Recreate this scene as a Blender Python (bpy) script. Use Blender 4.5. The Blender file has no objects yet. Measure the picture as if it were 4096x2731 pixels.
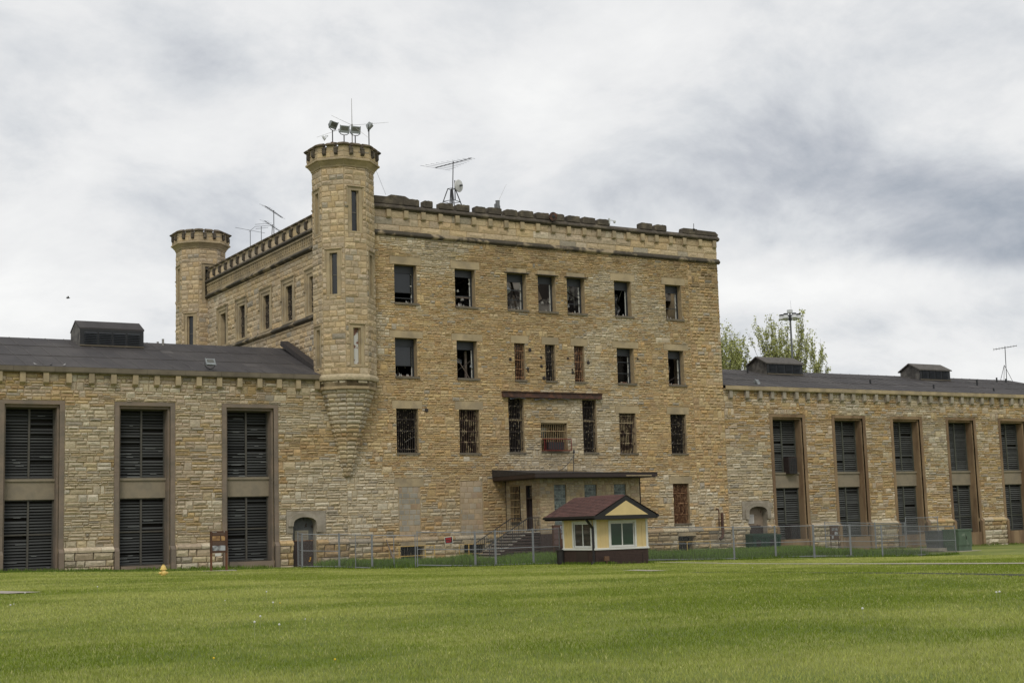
import bpy, math, random
import numpy as np
from mathutils import Vector, Matrix, noise as mn
random.seed(7)
sc = bpy.context.scene
COL = sc.collection
PI = math.pi
# ------------------------------------------------------------------ camera (solved from the facade's vanishing lines)
YAW, PIT, ROL, FPX = 0.5392712935621511, 0.12825600577911841, -0.029341338693367715, 5657.657074415317
CAM = Vector((0.0, -75.0, 2.6))
_f = Vector((math.sin(YAW)*math.cos(PIT), math.cos(YAW)*math.cos(PIT), math.sin(PIT)))
_r = Vector((math.cos(YAW), -math.sin(YAW), 0)); _u = _r.cross(_f)
RR = _r*math.cos(ROL)+_u*math.sin(ROL); UU = -_r*math.sin(ROL)+_u*math.cos(ROL); FF = _f
def ray(x, y): return FF+RR*((x-2048)/FPX)-UU*((y-1365.5)/FPX)
def N(x, y, Y=0.0):
    "a point of the photograph (native pixels) measured on the vertical plane y = Y"
    w = ray(x, y); return CAM+w*((Y-CAM.y)/w.y)
def NX(x, y, X):
    w = ray(x, y); return CAM+w*((X-CAM.x)/w.x)
cam = bpy.data.cameras.new('camera'); co = bpy.data.objects.new('camera', cam); COL.objects.link(co)
co.matrix_world = Matrix(((RR.x, UU.x, -FF.x, CAM.x), (RR.y, UU.y, -FF.y, CAM.y), (RR.z, UU.z, -FF.z, CAM.z), (0, 0, 0, 1)))
cam.sensor_width = 36; cam.lens = FPX*36/4096; cam.clip_end = 3000; cam.clip_start = 0.5
sc.camera = co

# ------------------------------------------------------------------ materials
def mat(name, col, rough=0.8, var=0.0, vscale=3.0, attr=False, bump=0.0, bscale=20.0, metal=0.0, col2=None, c2scale=1.0, c2lo=.45, c2hi=.6, stretch=None, spec=None, det=4):
    m = bpy.data.materials.new(name); m.use_nodes = True
    nt = m.node_tree; n = nt.nodes; l = nt.links
    b = n['Principled BSDF']; b.inputs['Roughness'].default_value = rough; b.inputs['Metallic'].default_value = metal
    if spec is not None: b.inputs['Specular IOR Level'].default_value = spec
    tc = n.new('ShaderNodeTexCoord'); src = tc.outputs['Object']
    if stretch:
        mp = n.new('ShaderNodeMapping'); mp.inputs['Scale'].default_value = stretch; l.new(src, mp.inputs[0]); src = mp.outputs[0]
    if attr:
        a = n.new('ShaderNodeAttribute'); a.attribute_name = 'col'; out = a.outputs['Color']
    else:
        c = n.new('ShaderNodeRGB'); c.outputs[0].default_value = (*col, 1); out = c.outputs[0]
    def nz(sc_, d=det):
        t = n.new('ShaderNodeTexNoise'); t.inputs['Scale'].default_value = sc_; t.inputs['Detail'].default_value = d; t.inputs['Roughness'].default_value = .6
        l.new(src, t.inputs['Vector']); return t.outputs['Fac']
    def mix(f, a_, b_, mode='MIX'):
        x = n.new('ShaderNodeMix'); x.data_type = 'RGBA'; x.blend_type = mode
        if isinstance(f, float): x.inputs[0].default_value = f
        else: l.new(f, x.inputs[0])
        for v, i in ((a_, 6), (b_, 7)):
            if isinstance(v, tuple): x.inputs[i].default_value = (*v, 1)
            else: l.new(v, x.inputs[i])
        return x.outputs[2]
    def mr(f, a0, a1, b0, b1):
        x = n.new('ShaderNodeMapRange'); x.inputs[1].default_value = a0; x.inputs[2].default_value = a1; x.inputs[3].default_value = b0; x.inputs[4].default_value = b1
        l.new(f, x.inputs[0]); return x.outputs[0]
    if col2: out = mix(mr(nz(c2scale), c2lo, c2hi, 0, 1), out, col2)
    if var:
        g = n.new('ShaderNodeCombineColor'); v = mr(nz(vscale), .25, .75, 1-var, 1+var)
        for i in range(3): l.new(v, g.inputs[i])
        out = mix(1.0, out, g.outputs[0], 'MULTIPLY')
    l.new(out, b.inputs['Base Color'])
    if bump:
        bp = n.new('ShaderNodeBump'); bp.inputs['Strength'].default_value = bump; bp.inputs['Distance'].default_value = .03
        l.new(nz(bscale, 6), bp.inputs['Height']); l.new(bp.outputs[0], b.inputs['Normal'])
    return m
M_STONE = mat('limestone_blocks', (.5, .4, .2), .93, var=.30, vscale=6, attr=True, bump=1.0, bscale=14, det=6, stretch=(1, 1, 1.8))
M_MORTAR = mat('lime_mortar', (.34, .26, .155), .95, var=.3, vscale=4)
M_TRIM = mat('dressed_stone', (.40, .315, .19), .9, var=.2, vscale=1.2, bump=.25, bscale=30, col2=(.30, .24, .155), c2scale=.8)
M_TRIML = mat('brown_window_surround', (.215, .165, .125), .9, var=.15, vscale=1.5, bump=.2, bscale=30, col2=(.17, .14, .11), c2scale=.7)
M_TRIMR = mat('ochre_window_surround', (.25, .17, .095), .9, var=.2, vscale=1.5, bump=.2, bscale=30, col2=(.16, .10, .055), c2scale=.9, stretch=(1, 1, .25))
M_SPAN = mat('grey_spandrel_stone', (.27, .225, .16), .9, var=.2, vscale=1.2, col2=(.2, .17, .125), c2scale=1.2, bump=.2)
M_CAPT = mat('turret_coping', (.16, .125, .085), .95, var=.3, vscale=3, bump=.6, bscale=8, col2=(.085, .07, .05), c2scale=1.6, c2lo=.5, c2hi=.62)
M_CAP = mat('weathered_coping', (.075, .062, .047), .95, var=.35, vscale=3, bump=.8, bscale=8, col2=(.15, .125, .088), c2scale=1.3, c2lo=.5, c2hi=.68)
M_CAPL = mat('pale_washed_ledge', (.30, .24, .155), .95, var=.25, vscale=2, bump=.4, col2=(.065, .055, .04), c2scale=.9, c2lo=.40, c2hi=.5)
M_ASH = mat('smooth_ashlar', (.34, .27, .165), .9, var=.16, vscale=2, attr=True, bump=.25, bscale=25)
M_GREYST = mat('grey_arch_stone', (.27, .235, .18), .92, var=.2, vscale=2, bump=.4, bscale=20, col2=(.34, .3, .24), c2scale=1.5)
M_ROOF = mat('rolled_roofing', (.045, .040, .040), .85, var=.25, vscale=.8, bump=.3, bscale=5, col2=(.065, .058, .055), c2scale=.35, stretch=(1, .4, 1))
M_SEAM = mat('felt_lap', (.075, .068, .064), .85, var=.5, vscale=.7)
M_GUT = mat('concrete_coping', (.15, .125, .09), .9, var=.3, vscale=1.3, bump=.3, bscale=20)
M_VENT = mat('dark_vent_sheet', (.018, .019, .021), .6, var=.3, vscale=3)
M_VENTS = mat('vent_side_boards', (.14, .13, .115), .8, var=.35, vscale=2.5, col2=(.06, .055, .05), c2scale=1.5)
M_FRAME = mat('dark_window_metal', (.028, .031, .036), .5, var=.2)
M_DARK = mat('dark_interior', (.012, .010, .009), .95)
M_PLAST = mat('interior_plaster', (.27, .255, .23), .9, var=.4, vscale=.8, col2=(.02, .016, .013), c2scale=.55, c2lo=.44, c2hi=.52)
M_SLAT = mat('louvre_slats', (.040, .043, .042), .55, attr=True, var=.25, vscale=2, stretch=(.4, .4, 6))
M_SLATR = mat('grey_green_louvres', (.09, .10, .085), .6, attr=True, var=.2, vscale=2)
M_MULL = mat('louvre_mullions', (.075, .068, .055), .6, var=.2)
M_MULLR = mat('grey_green_mullions', (.075, .078, .062), .6, var=.2)
M_RUST = mat('rusty_bars', (.15, .065, .03), .85, var=.4, vscale=6, col2=(.3, .17, .09), c2scale=6)
M_RUSTD = mat('flaking_dark_bars', (.03, .022, .018), .8, col2=(.34, .28, .19), c2scale=7, c2lo=.57, c2hi=.62)
M_CREAM = mat('cream_bars', (.34, .25, .13), .7, var=.2, vscale=5, col2=(.16, .08, .04), c2scale=5, c2lo=.55, c2hi=.65)
M_RUSTC = mat('worn_cream_bars', (.075, .045, .03), .8, var=.3, vscale=6, col2=(.36, .28, .17), c2scale=3.5, c2lo=.48, c2hi=.56)
M_BEAM = mat('rusted_steel', (.060, .032, .024), .8, var=.4, vscale=4, col2=(.11, .05, .03), c2scale=3)
M_FASC = mat('brown_painted_fascia', (.033, .020, .016), .6, var=.2)
M_BRICK = mat('brown_painted_brick', (.050, .028, .022), .7, var=.25, vscale=6)
M_YEL = mat('yellow_clapboard', (.62, .475, .225), .6, var=.08, vscale=3)
M_WHITE = mat('white_trim', (.62, .62, .58), .5, var=.05)
M_SHING = mat('red_brown_shingle', (.08, .036, .030), .9, var=.3, vscale=9, attr=True, bump=.4, bscale=30)
M_BLACK = mat('black_trim', (.012, .010, .010), .5, var=.2)
M_GALV = mat('galvanised_steel', (.24, .25, .265), .5, metal=.3, var=.15, vscale=8)
M_WIRE = mat('fence_wire', (.17, .175, .18), .5, metal=.3)
M_YRAIL = mat('yellow_rail_paint', (.55, .36, .10), .6, var=.15, vscale=6)
M_DKGRN = mat('green_dumpster', (.012, .045, .028), .5, var=.25, vscale=3)
M_TRGRN = mat('green_cabinet', (.075, .115, .075), .6, var=.15, vscale=3, col2=(.16, .2, .15), c2scale=2, c2lo=.58, c2hi=.68)
M_TRGRY = mat('grey_cabinet', (.10, .105, .11), .6, var=.2, vscale=3)
M_HYD = mat('yellow_hydrant', (.72, .52, .16), .5, var=.12, vscale=12)
M_SIGNB = mat('brown_sign_panel', (.075, .032, .016), .6, var=.1)
M_PALE = mat('sign_paper', (.6, .58, .54), .7)
M_SEPIA = mat('sepia_picture', (.42, .25, .10), .7, col2=(.16, .08, .035), c2scale=3, var=.2, vscale=15)
M_BWPIC = mat('grey_picture', (.40, .41, .42), .7, col2=(.10, .10, .105), c2scale=4, c2lo=.46, c2hi=.60)
M_TXT = mat('sign_small_print', (.15, .10, .08), .8)
M_DOOR = mat('brown_steel_door', (.040, .025, .022), .6, var=.2)
M_PANELG = mat('grey_boarding', (.10, .105, .105), .8, var=.25, vscale=4, col2=(.05, .035, .03), c2scale=3, c2lo=.6, c2hi=.66)
M_PANELT = mat('tan_boarding', (.26, .205, .15), .85, var=.25, vscale=3, col2=(.08, .04, .03), c2scale=3, c2lo=.62, c2hi=.66)
M_ORNG = mat('orange_padlock', (.7, .35, .03), .5)
M_RED = mat('sign_red', (.62, .02, .03), .5)
M_SBLK = mat('sign_black', (.015, .015, .015), .5)
M_WOOD = mat('weathered_wood', (.17, .135, .11), .9, var=.35, vscale=5, stretch=(4, 4, 1))
M_CHAR = mat('charred_wood', (.035, .028, .025), .9, var=.4, vscale=5)
M_PALEP = mat('pale_torn_board', (.50, .49, .46), .7, var=.25, vscale=5)
M_SHEET = mat('bent_sheet_metal', (.34, .36, .38), .4, metal=.4, var=.2)
M_TARP = mat('black_tarp', (.015, .016, .018), .5, var=.3)
M_RUBBLE = mat('brick_rubble', (.30, .13, .08), .9, var=.4, vscale=9, col2=(.5, .42, .33), c2scale=8)
M_ANT = mat('antenna_metal', (.06, .06, .062), .5, metal=.5)
M_ANTL = mat('pale_antenna_metal', (.32, .31, .29), .5, metal=.4)
M_LAMPB = mat('floodlight_housing', (.27, .29, .30), .5, var=.2)
M_LAMPG = mat('floodlight_glass', (.12, .12, .105), .25, var=.2, vscale=8)
M_DISH = mat('white_dish', (.6, .6, .58), .5)
M_LHEAD = mat('pale_lamp_bowl', (.55, .56, .56), .4)
M_CONC = mat('pale_concrete', (.36, .32, .265), .9, var=.15, vscale=2)
M_BIRD = mat('grey_feathers', (.06, .06, .065), .7, var=.3, vscale=20)
M_BIRDL = mat('pale_feathers', (.35, .34, .34), .7, var=.3, vscale=20)
M_BARK = mat('tree_bark', (.10, .085, .06), .9, var=.3, vscale=4)
M_LEAF = mat('spring_leaves', (.1, .13, .03), .7, attr=True)
M_BLADE = mat('grass_blades', (.1, .16, .03), .75, attr=True, spec=.15)
M_STEM = mat('dandelion_stem', (.28, .3, .14), .7)
M_SEED = mat('dandelion_clock', (.62, .62, .58), .9)
M_FLOW = mat('dandelion_flower', (.75, .5, .02), .8)
M_COND = mat('ac_casing', (.030, .020, .018), .7, var=.3, vscale=6)
M_WHSTUFF = mat('white_rendered_blocking', (.55, .55, .52), .85, col2=(.2, .1, .07), c2scale=2.2, c2lo=.56, c2hi=.6)

def glass(name, tint=(.02, .022, .022), rough=.04):
    m = bpy.data.materials.new(name); m.use_nodes = True
    n = m.node_tree.nodes; l = m.node_tree.links; b = n['Principled BSDF']
    b.inputs['Base Color'].default_value = (*tint, 1); b.inputs['Roughness'].default_value = rough; b.inputs['Specular IOR Level'].default_value = .6
    return m
M_GLASS = glass('dark_glass'); M_GLASSG = glass('green_tinted_glass', (.022, .045, .030), .12)
M_GBLK = mat('glass_block', (.19, .225, .205), .25, var=.35, vscale=14, attr=True)

# ------------------------------------------------------------------ mesh builder
class MB:
    def __init__(s): s.v = []; s.f = []; s.m = []; s.c = []; s.cur = 0; s.col = (.5, .5, .5)
    def add(s, vs, fs, m=None, col=None):
        b = len(s.v); s.v += [tuple(p) for p in vs]; s.f += [tuple(b+i for i in f) for f in fs]
        s.m += [s.cur if m is None else m]*len(fs); s.c += [col or s.col]*len(vs)
    def box(s, x0, x1, y0, y1, z0, z1, m=None, col=None):
        s.add([(x0, y0, z0), (x1, y0, z0), (x1, y1, z0), (x0, y1, z0), (x0, y0, z1), (x1, y0, z1), (x1, y1, z1), (x0, y1, z1)],
              [(0, 3, 2, 1), (4, 5, 6, 7), (0, 1, 5, 4), (1, 2, 6, 5), (2, 3, 7, 6), (3, 0, 4, 7)], m, col)
    def bar(s, p, q, w, h=None, m=None, up=(0, 0, 1), col=None):
        p = Vector(p); q = Vector(q); d = (q-p)
        if d.length < 1e-6: return
        d.normalize(); h = w if h is None else h; a = d.cross(Vector(up))
        if a.length < 1e-3: a = d.cross(Vector((0, 1, 0)))
        a.normalize(); b = a.cross(d); a = a*w/2; b = b*h/2
        s.add([p-a-b, p+a-b, p+a+b, p-a+b, q-a-b, q+a-b, q+a+b, q-a+b],
              [(0, 1, 2, 3), (4, 7, 6, 5), (0, 4, 5, 1), (1, 5, 6, 2), (2, 6, 7, 3), (3, 7, 4, 0)], m, col)
    def tube(s, p, q, r, r2=None, n=8, m=None, col=None):
        p = Vector(p); q = Vector(q); d = (q-p).normalized(); r2 = r if r2 is None else r2
        a = d.cross(Vector((0, 0, 1)))
        if a.length < 1e-3: a = d.cross(Vector((0, 1, 0)))
        a.normalize(); b = a.cross(d); vs = []
        for c, rr in ((p, r), (q, r2)):
            for i in range(n): t = 2*PI*i/n; vs.append(c+a*math.cos(t)*rr+b*math.sin(t)*rr)
        s.add(vs, [(i, (i+1) % n, n+(i+1) % n, n+i) for i in range(n)]+[tuple(range(n-1, -1, -1)), tuple(range(n, 2*n))], m, col)
    def path(s, pts, r, n=6, m=None):
        for a, b in zip(pts[:-1], pts[1:]): s.tube(a, b, r, n=n, m=m)
    def lathe(s, c, prof, n=16, m=None, ax=None, phase=0.0, col=None):
        "prof: (radius, height) from low to high round the axis ax through c"
        c = Vector(c); ax = Vector(ax or (0, 0, 1)).normalized()
        a = ax.cross(Vector((0, 1, 0)))
        if a.length < 1e-3: a = Vector((1, 0, 0))
        a.normalize(); b = ax.cross(a); vs = []; fs = []
        for r, h in prof:
            for i in range(n): t = 2*PI*i/n+phase; vs.append(c+ax*h+a*math.cos(t)*r+b*math.sin(t)*r)
        for k in range(len(prof)-1):
            for i in range(n): j = (i+1) % n; fs.append((k*n+i, k*n+j, (k+1)*n+j, (k+1)*n+i))
        fs += [tuple(range(n-1, -1, -1)), tuple(range((len(prof)-1)*n, len(prof)*n))]
        s.add(vs, fs, m, col)
    def prism(s, loop, off, m=None, col=None):
        "loop: 3-D polygon, off: extrusion vector"
        n = len(loop); off = Vector(off); L = [Vector(p) for p in loop]
        s.add(L+[p+off for p in L], [tuple(range(n)), tuple(range(2*n-1, n-1, -1))]+[(i, i+n, (i+1) % n+n, (i+1) % n) for i in range(n)], m, col)
    def quad(s, a, b, c, d, m=None, col=None): s.add([a, b, c, d], [(0, 1, 2, 3)], m, col)
    def build(s, name, mats, parent=None, smooth=False, recalc=True):
        if not isinstance(mats, (list, tuple)): mats = [mats]
        me = bpy.data.meshes.new(name); o = base_of(parent)
        me.from_pydata([(x-o.x, y-o.y, z-o.z) for x, y, z in s.v], [], s.f)
        for m in mats: me.materials.append(m)
        if len(mats) > 1: me.polygons.foreach_set('material_index', s.m)
        if any('col' == nn.attribute_name for mm in mats for nn in mm.node_tree.nodes if nn.type == 'ATTRIBUTE'):
            at = me.attributes.new('col', 'FLOAT_COLOR', 'POINT')
            at.data.foreach_set('color', np.array([(*c, 1.0) for c in s.c], dtype=np.float32).ravel())
        if recalc:
            import bmesh
            bm = bmesh.new(); bm.from_mesh(me); bmesh.ops.recalc_face_normals(bm, faces=bm.faces); bm.to_mesh(me); bm.free()
        if smooth: me.polygons.foreach_set('use_smooth', [True]*len(me.polygons))
        ob = bpy.data.objects.new(name, me); COL.objects.link(ob)
        if parent: ob.parent = parent
        return ob
def base_of(p):
    o = Vector((0, 0, 0))
    while p is not None: o += p.location; p = p.parent
    return o
def tag(o, label=None, cat=None, group=None, kind=None):
    if label: o['label'] = label
    if cat: o['category'] = cat
    if group: o['group'] = group
    if kind: o['kind'] = kind
    return o
def thing(name, label, cat, loc, group=None):
    o = bpy.data.objects.new(name, None); COL.objects.link(o); o.location = loc; o.empty_display_size = .3
    return tag(o, label, cat, group)
def copy_tree(o, parent=None, loc=None):
    c = o.copy(); COL.objects.link(c); c.parent = parent
    if loc is not None: c.location = loc
    for ch in list(o.children): copy_tree(ch, c)
    return c

class Fr:
    "a wall plane: u runs to the right seen from outside, w outwards"
    def __init__(s, ox, oy, nx, ny): s.o = Vector((ox, oy, 0)); s.n = Vector((nx, ny, 0)).normalized(); s.t = Vector((-s.n.y, s.n.x, 0))
    def p(s, u, z, w=0.0): q = s.o+s.t*u+s.n*w; return Vector((q.x, q.y, z))
    def box(s, mb, u0, u1, z0, z1, w0, w1, m=None, col=None):
        P = [s.p(u0, z0, w1), s.p(u1, z0, w1), s.p(u1, z0, w0), s.p(u0, z0, w0), s.p(u0, z1, w1), s.p(u1, z1, w1), s.p(u1, z1, w0), s.p(u0, z1, w0)]
        mb.add(P, [(0, 3, 2, 1), (4, 5, 6, 7), (0, 1, 5, 4), (1, 2, 6, 5), (2, 3, 7, 6), (3, 0, 4, 7)], m, col)
    def sec(s, mb, u0, u1, sec, m0=0.0, m1=0.0, m=None, col=None):
        "moulding: section [(w,z)...] swept along u, ends mitred by m0/m1 per unit w"
        n = len(sec)
        vs = [s.p(u0-w*m0, z, w) for w, z in sec]+[s.p(u1+w*m1, z, w) for w, z in sec]
        mb.add(vs, [tuple(range(n-1, -1, -1)), tuple(range(n, 2*n))]+[(i, (i+1) % n, (i+1) % n+n, i+n) for i in range(n)], m, col)

def subtract(rects, ops):
    for a0, a1, b0, b1 in ops:
        out = []
        for x0, x1, z0, z1 in rects:
            if a1 <= x0 or a0 >= x1 or b1 <= z0 or b0 >= z1: out.append((x0, x1, z0, z1)); continue
            c0, c1 = max(x0, a0), min(x1, a1)
            if a0 > x0: out.append((x0, a0, z0, z1))
            if a1 < x1: out.append((a1, x1, z0, z1))
            if b0 > z0: out.append((c0, c1, z0, b0))
            if b1 < z1: out.append((c0, c1, b1, z1))
        rects = out
    return rects
def rubble(x0, x1, z0, z1, rng, bh=(.30, .50), lw=(.22, .8), big=.22, nsub=(2, 3)):
    out = []; z = z0
    while z < z1-.02:
        h = min(rng.uniform(*bh), z1-z)
        if z1-z-h < .12: h = z1-z
        x = x0-rng.random()*.5
        while x < x1:
            w = rng.uniform(.6, 2.2)
            if rng.random() < big:
                k = 1; cuts = [0, 1]; w = rng.uniform(.3, .75)
            else:
                k = rng.choice(nsub); cuts = [0]+sorted(min(.85, max(.15, (i+1)/k+rng.uniform(-.09, .09))) for i in range(k-1))+[1]
            for i in range(k):
                xx = x
                while xx < x+w-.02:
                    ww = rng.uniform(*lw)
                    if x+w-xx-ww < .16: ww = x+w-xx
                    out.append((max(xx, x0), min(xx+ww, x1), z+h*cuts[i], z+h*cuts[i+1])); xx += ww
            x += w
        z += h
    return [r for r in out if r[1]-r[0] > .02]
def coursed(x0, x1, z0, z1, rng, ch=(.28, .38), lw=(.35, .8)):
    out = []; z = z0
    while z < z1-.02:
        h = min(rng.uniform(*ch), z1-z)
        if z1-z-h < .14: h = z1-z
        x = x0-rng.random()*.4
        while x < x1:
            w = rng.uniform(*lw)
            out.append((max(x, x0), min(x+w, x1), z, z+h)); x += w
        z += h
    return [r for r in out if r[1]-r[0] > .02]
def stones(mb, fr, rects, rng, pal, g=.0065, prot=(.012, .045), rock=1.0):
    for x0, x1, z0, z1 in rects:
        w, h = x1-x0, z1-z0
        if w < .05 or h < .04: continue
        c = pal(x0+w/2, z0+h/2, rng)
        a = rng.uniform(*prot); b = a+rng.uniform(0, .040)*rock*min(1.2, h/.16); i = min(.022, h*.14)
        x0 += g; x1 -= g; z0 += g; z1 -= g
        zm = z0+(z1-z0)*rng.uniform(.35, .7); xa = x0+(x1-x0)*rng.uniform(.15, .35); xb = x0+(x1-x0)*rng.uniform(.65, .85)
        j = lambda: rng.uniform(-.008, .008)*rock
        P = [fr.p(x0, z0, -.01), fr.p(x1, z0, -.01), fr.p(x1, z1, -.01), fr.p(x0, z1, -.01),
             fr.p(x0+i+j(), z0+i+j(), a*.7+j()), fr.p(x1-i+j(), z0+i+j(), a*.7+j()), fr.p(x1-i+j(), z1-i+j(), a+j()), fr.p(x0+i+j(), z1-i+j(), a+j()),
             fr.p(xa, zm+j()*2, b), fr.p(xb, zm+j()*2, b+j())]
        mb.add(P, [(0, 1, 5, 4), (1, 2, 6, 5), (2, 3, 7, 6), (3, 0, 4, 7), (4, 5, 9, 8), (8, 9, 6, 7), (4, 8, 7), (5, 6, 9)], None, c)
def lerp(a, b, t): return tuple(x+(y-x)*t for x, y in zip(a, b))
def palette(warm, pale, bias, seed=0.0, sc_=.16, grey=(.37, .315, .23), gp=.10):
    def f(u, z, rng):
        n = mn.noise(Vector((u*sc_+seed, z*sc_*1.6, seed*3.1)))+.5*mn.noise(Vector((u*sc_*3+seed, z*sc_*5, 7.7)))
        t = bias+n*1.0+rng.uniform(-.17, .17)
        if rng.random() < gp*.35*(1+2*max(0, t-.4)): c = grey
        else:
            f_ = min(1, max(0, (t-.38)/.24)); c = lerp(rng.choice(warm), rng.choice(pale), f_)
        k = rng.uniform(.84, 1.10)*(1+.22*mn.noise(Vector((u*.09+seed, z*.12, 2.2))))
        m = sum(c)/3; s_ = rng.uniform(.78, .95)
        return tuple(max(.02, (m+(x-m)*s_)*k) for x in c)
    return f
WARM = [(.47, .325, .14), (.50, .36, .165), (.45, .305, .135), (.52, .385, .19), (.43, .275, .12), (.48, .34, .17), (.50, .325, .13)]
PALE = [(.52, .425, .27), (.55, .46, .31), (.50, .42, .28), (.48, .395, .26), (.54, .435, .26), (.60, .52, .375)]
PINK = [(.50, .39, .255), (.53, .42, .28), (.48, .37, .245), (.47, .365, .245), (.55, .45, .31)]
SAND = [(.55, .41, .225), (.53, .39, .205), (.56, .43, .25), (.52, .375, .20), (.53, .41, .25), (.50, .375, .22)]

# ------------------------------------------------------------------ ground
ZX = [(-60, 1.1), (0, 1.1), (14.6, 1.0), (20, .85), (26, .73), (31, .60), (38, .55), (50, .38), (60, .24), (70, .08), (92, -.06), (160, -.1)]
CTRL = []
def gbase(x, y):
    zf = np.interp(x, [a for a, b in ZX], [b for a, b in ZX])
    t = np.clip((-y-22)/35, 0, 1); t = t*t*(3-2*t)
    return zf*(1-t)+.95*t
def G(x, y):
    x = np.asarray(x, float); y = np.asarray(y, float)
    z = gbase(x, y)+.02*np.sin(x*.31+y*.17)*np.clip(-y/20, 0, 1)
    num = np.zeros_like(z); den = np.full_like(z, .15)
    for cx, cy, cz in CTRL:
        w = np.exp(-((x-cx)**2+(y-cy)**2)/(2*2.2**2)); num = num+w*(cz-float(gbase(cx, cy))); den = den+w
    return z+num/den
def onground(px, py, Y, dz=0.0):
    p = N(px, py, Y); return p
c3 = lambda x, y: (1100+x/3.92, 1980+y/3.92)
c4 = lambda x, y: (1650+x/3.267, 1850+y/3.267)
c6 = lambda x, y: (2900+x/3.92, 1950+y/3.92)
c7 = lambda x, y: (3400+x/3.379, 2000+y/3.379)
FB = {}   # fence post feet
for k, q, Y in (('a', c3(425, 1130), -3.8), ('b', c3(1010, 1135), -5.2), ('c', c3(1525, 1155), -6.8), ('d', c3(2215, 1160), -8.2), ('e', c4(60, 1350), -8.6), ('f', c4(825, 1360), -11),
                ('g', c4(1090, 1350), -12), ('h', c4(1585, 1330), -13.4), ('i', c4(1935, 1325), -15.2),
                ('j', (2600, 2243), -14.6), ('k', c6(150, 1125), -14.2), ('l', c6(800, 1103), -13.8), ('m', c6(1405, 1085), -14.6), ('n', c6(1980, 1083), -15.8),
                ('o', c7(445, 765), -16), ('p', c7(1030, 752), -14.2), ('q', c7(1440, 732), -12.4)):
    FB[k] = N(*q, Y); CTRL.append((FB[k].x, FB[k].y, FB[k].z-.03))
CTRL += [(40.5, -19.5, .53), (37.4, -19.5, .6), (37.4, -16.8, .6), (N(3835, 2200, -10).x, -10, N(3835, 2200, -10).z-.03), (22.8, -7.8, .78)]

# ------------------------------------------------------------------ main building
main = thing('prison_building', 'tall yellow limestone prison block with broken windows, corner turrets and crenellated parapet', 'building', (47.5, 6, .4))
X0, X1 = 33.57, 61.5
ZTOP = 21.5
FM = Fr(0, 0, 0, -1)
DEP = 26.2
# openings x0,x1,z0,z1
R1 = [(36.82, 38.31), (40.93, 42.35), (44.63, 46.03), (46.91, 48.23), (49.10, 50.45), (52.79, 54.13), (56.94, 58.28)]
R2 = [(36.79, 38.24), (40.95, 42.36), (45.04, 45.80), (47.30, 48.04), (49.48, 50.24), (52.80, 54.14), (56.94, 58.25)]
R3 = [(36.79, 38.22, 6.95, 9.56), (41.01, 42.39, 6.94, 9.57), (44.48, 45.58, 6.99, 10.33), (46.81, 48.74, 7.06, 8.82), (49.96, 51.01, 6.99, 10.33), (52.79, 54.10, 6.93, 9.52), (56.92, 58.20, 6.92, 9.51)]
OPS = [(a, b, 15.90, 18.22) for a, b in R1]+[(a, b, 11.48, 13.78) for a, b in R2]+R3+[(56.89, 58.19, 2.33, 4.93)]
BASE = [(36.87, 38.35, .35, 1.51), (41.08, 42.45, .35, 1.48), (57.07, 58.37, .2, 1.5)]
BLIND = [(36.83, 38.26, 2.0, 4.96), (40.92, 42.50, 2.0, 5.26)]
LINT = []
for i, (a, b) in enumerate(R1): LINT.append((a-.3, b+.32, 18.22, 18.70) if i not in (2, 3, 4) else (a-.02, b+.02, 18.24, 18.52))
for i, (a, b) in enumerate(R2): LINT.append((a-.35, b+.4, 13.78, 14.20) if i not in (2, 3, 4) else (a-.25, b+.28, 13.78, 14.25))
for i, r in enumerate(R3):
    if i in (0, 1, 5, 6): LINT.append((r[0]-.28, r[1]+.28, r[3], r[3]+.48))
    if i == 3: LINT.append((r[0]-.02, r[1]+.05, r[3], r[3]+.2))
LINT += [(56.6, 58.5, 4.93, 5.4), (36.6, 38.5, 4.96, 5.45)]
ANX = (44.1, 51.29, -.5, 5.2)
DOORL = (29.83, 32.19, .3, 3.67); DOORLo = (30.22, 31.6, .3, 3.36)
rng = random.Random(11)
b = MB()
for r in subtract([(X0, X1, .0, 19.95)], OPS+BASE+[ANX]): FM.box(b, r[0], r[1], r[2], r[3], -.55, 0)
b.build('wall_backing', M_MORTAR, main)
def mainpal_f():
    w = palette(WARM, PALE, .30, 3.1, .15); w2 = palette(WARM, PALE, .62, 3.1, .15)
    def f(u, z, r_):
        for (a, c, d, e) in OPS:      # lime run-off below the sills, soot beside some heads
            if a-.5 < u < c+.5 and d-2.0 < z < d and r_.random() < .55*(1-(d-z)/2.2): return w2(u, z, r_)
        c = w(u, z, r_)
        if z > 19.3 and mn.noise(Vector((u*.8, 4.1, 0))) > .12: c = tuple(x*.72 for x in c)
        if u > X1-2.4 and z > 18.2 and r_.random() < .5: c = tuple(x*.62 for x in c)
        return c
    return f
mp = mainpal_f()
b = MB()
skip = OPS+BASE+BLIND+LINT+[ANX]+[(X1-.01, X1+9, 0, 30)]
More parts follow.
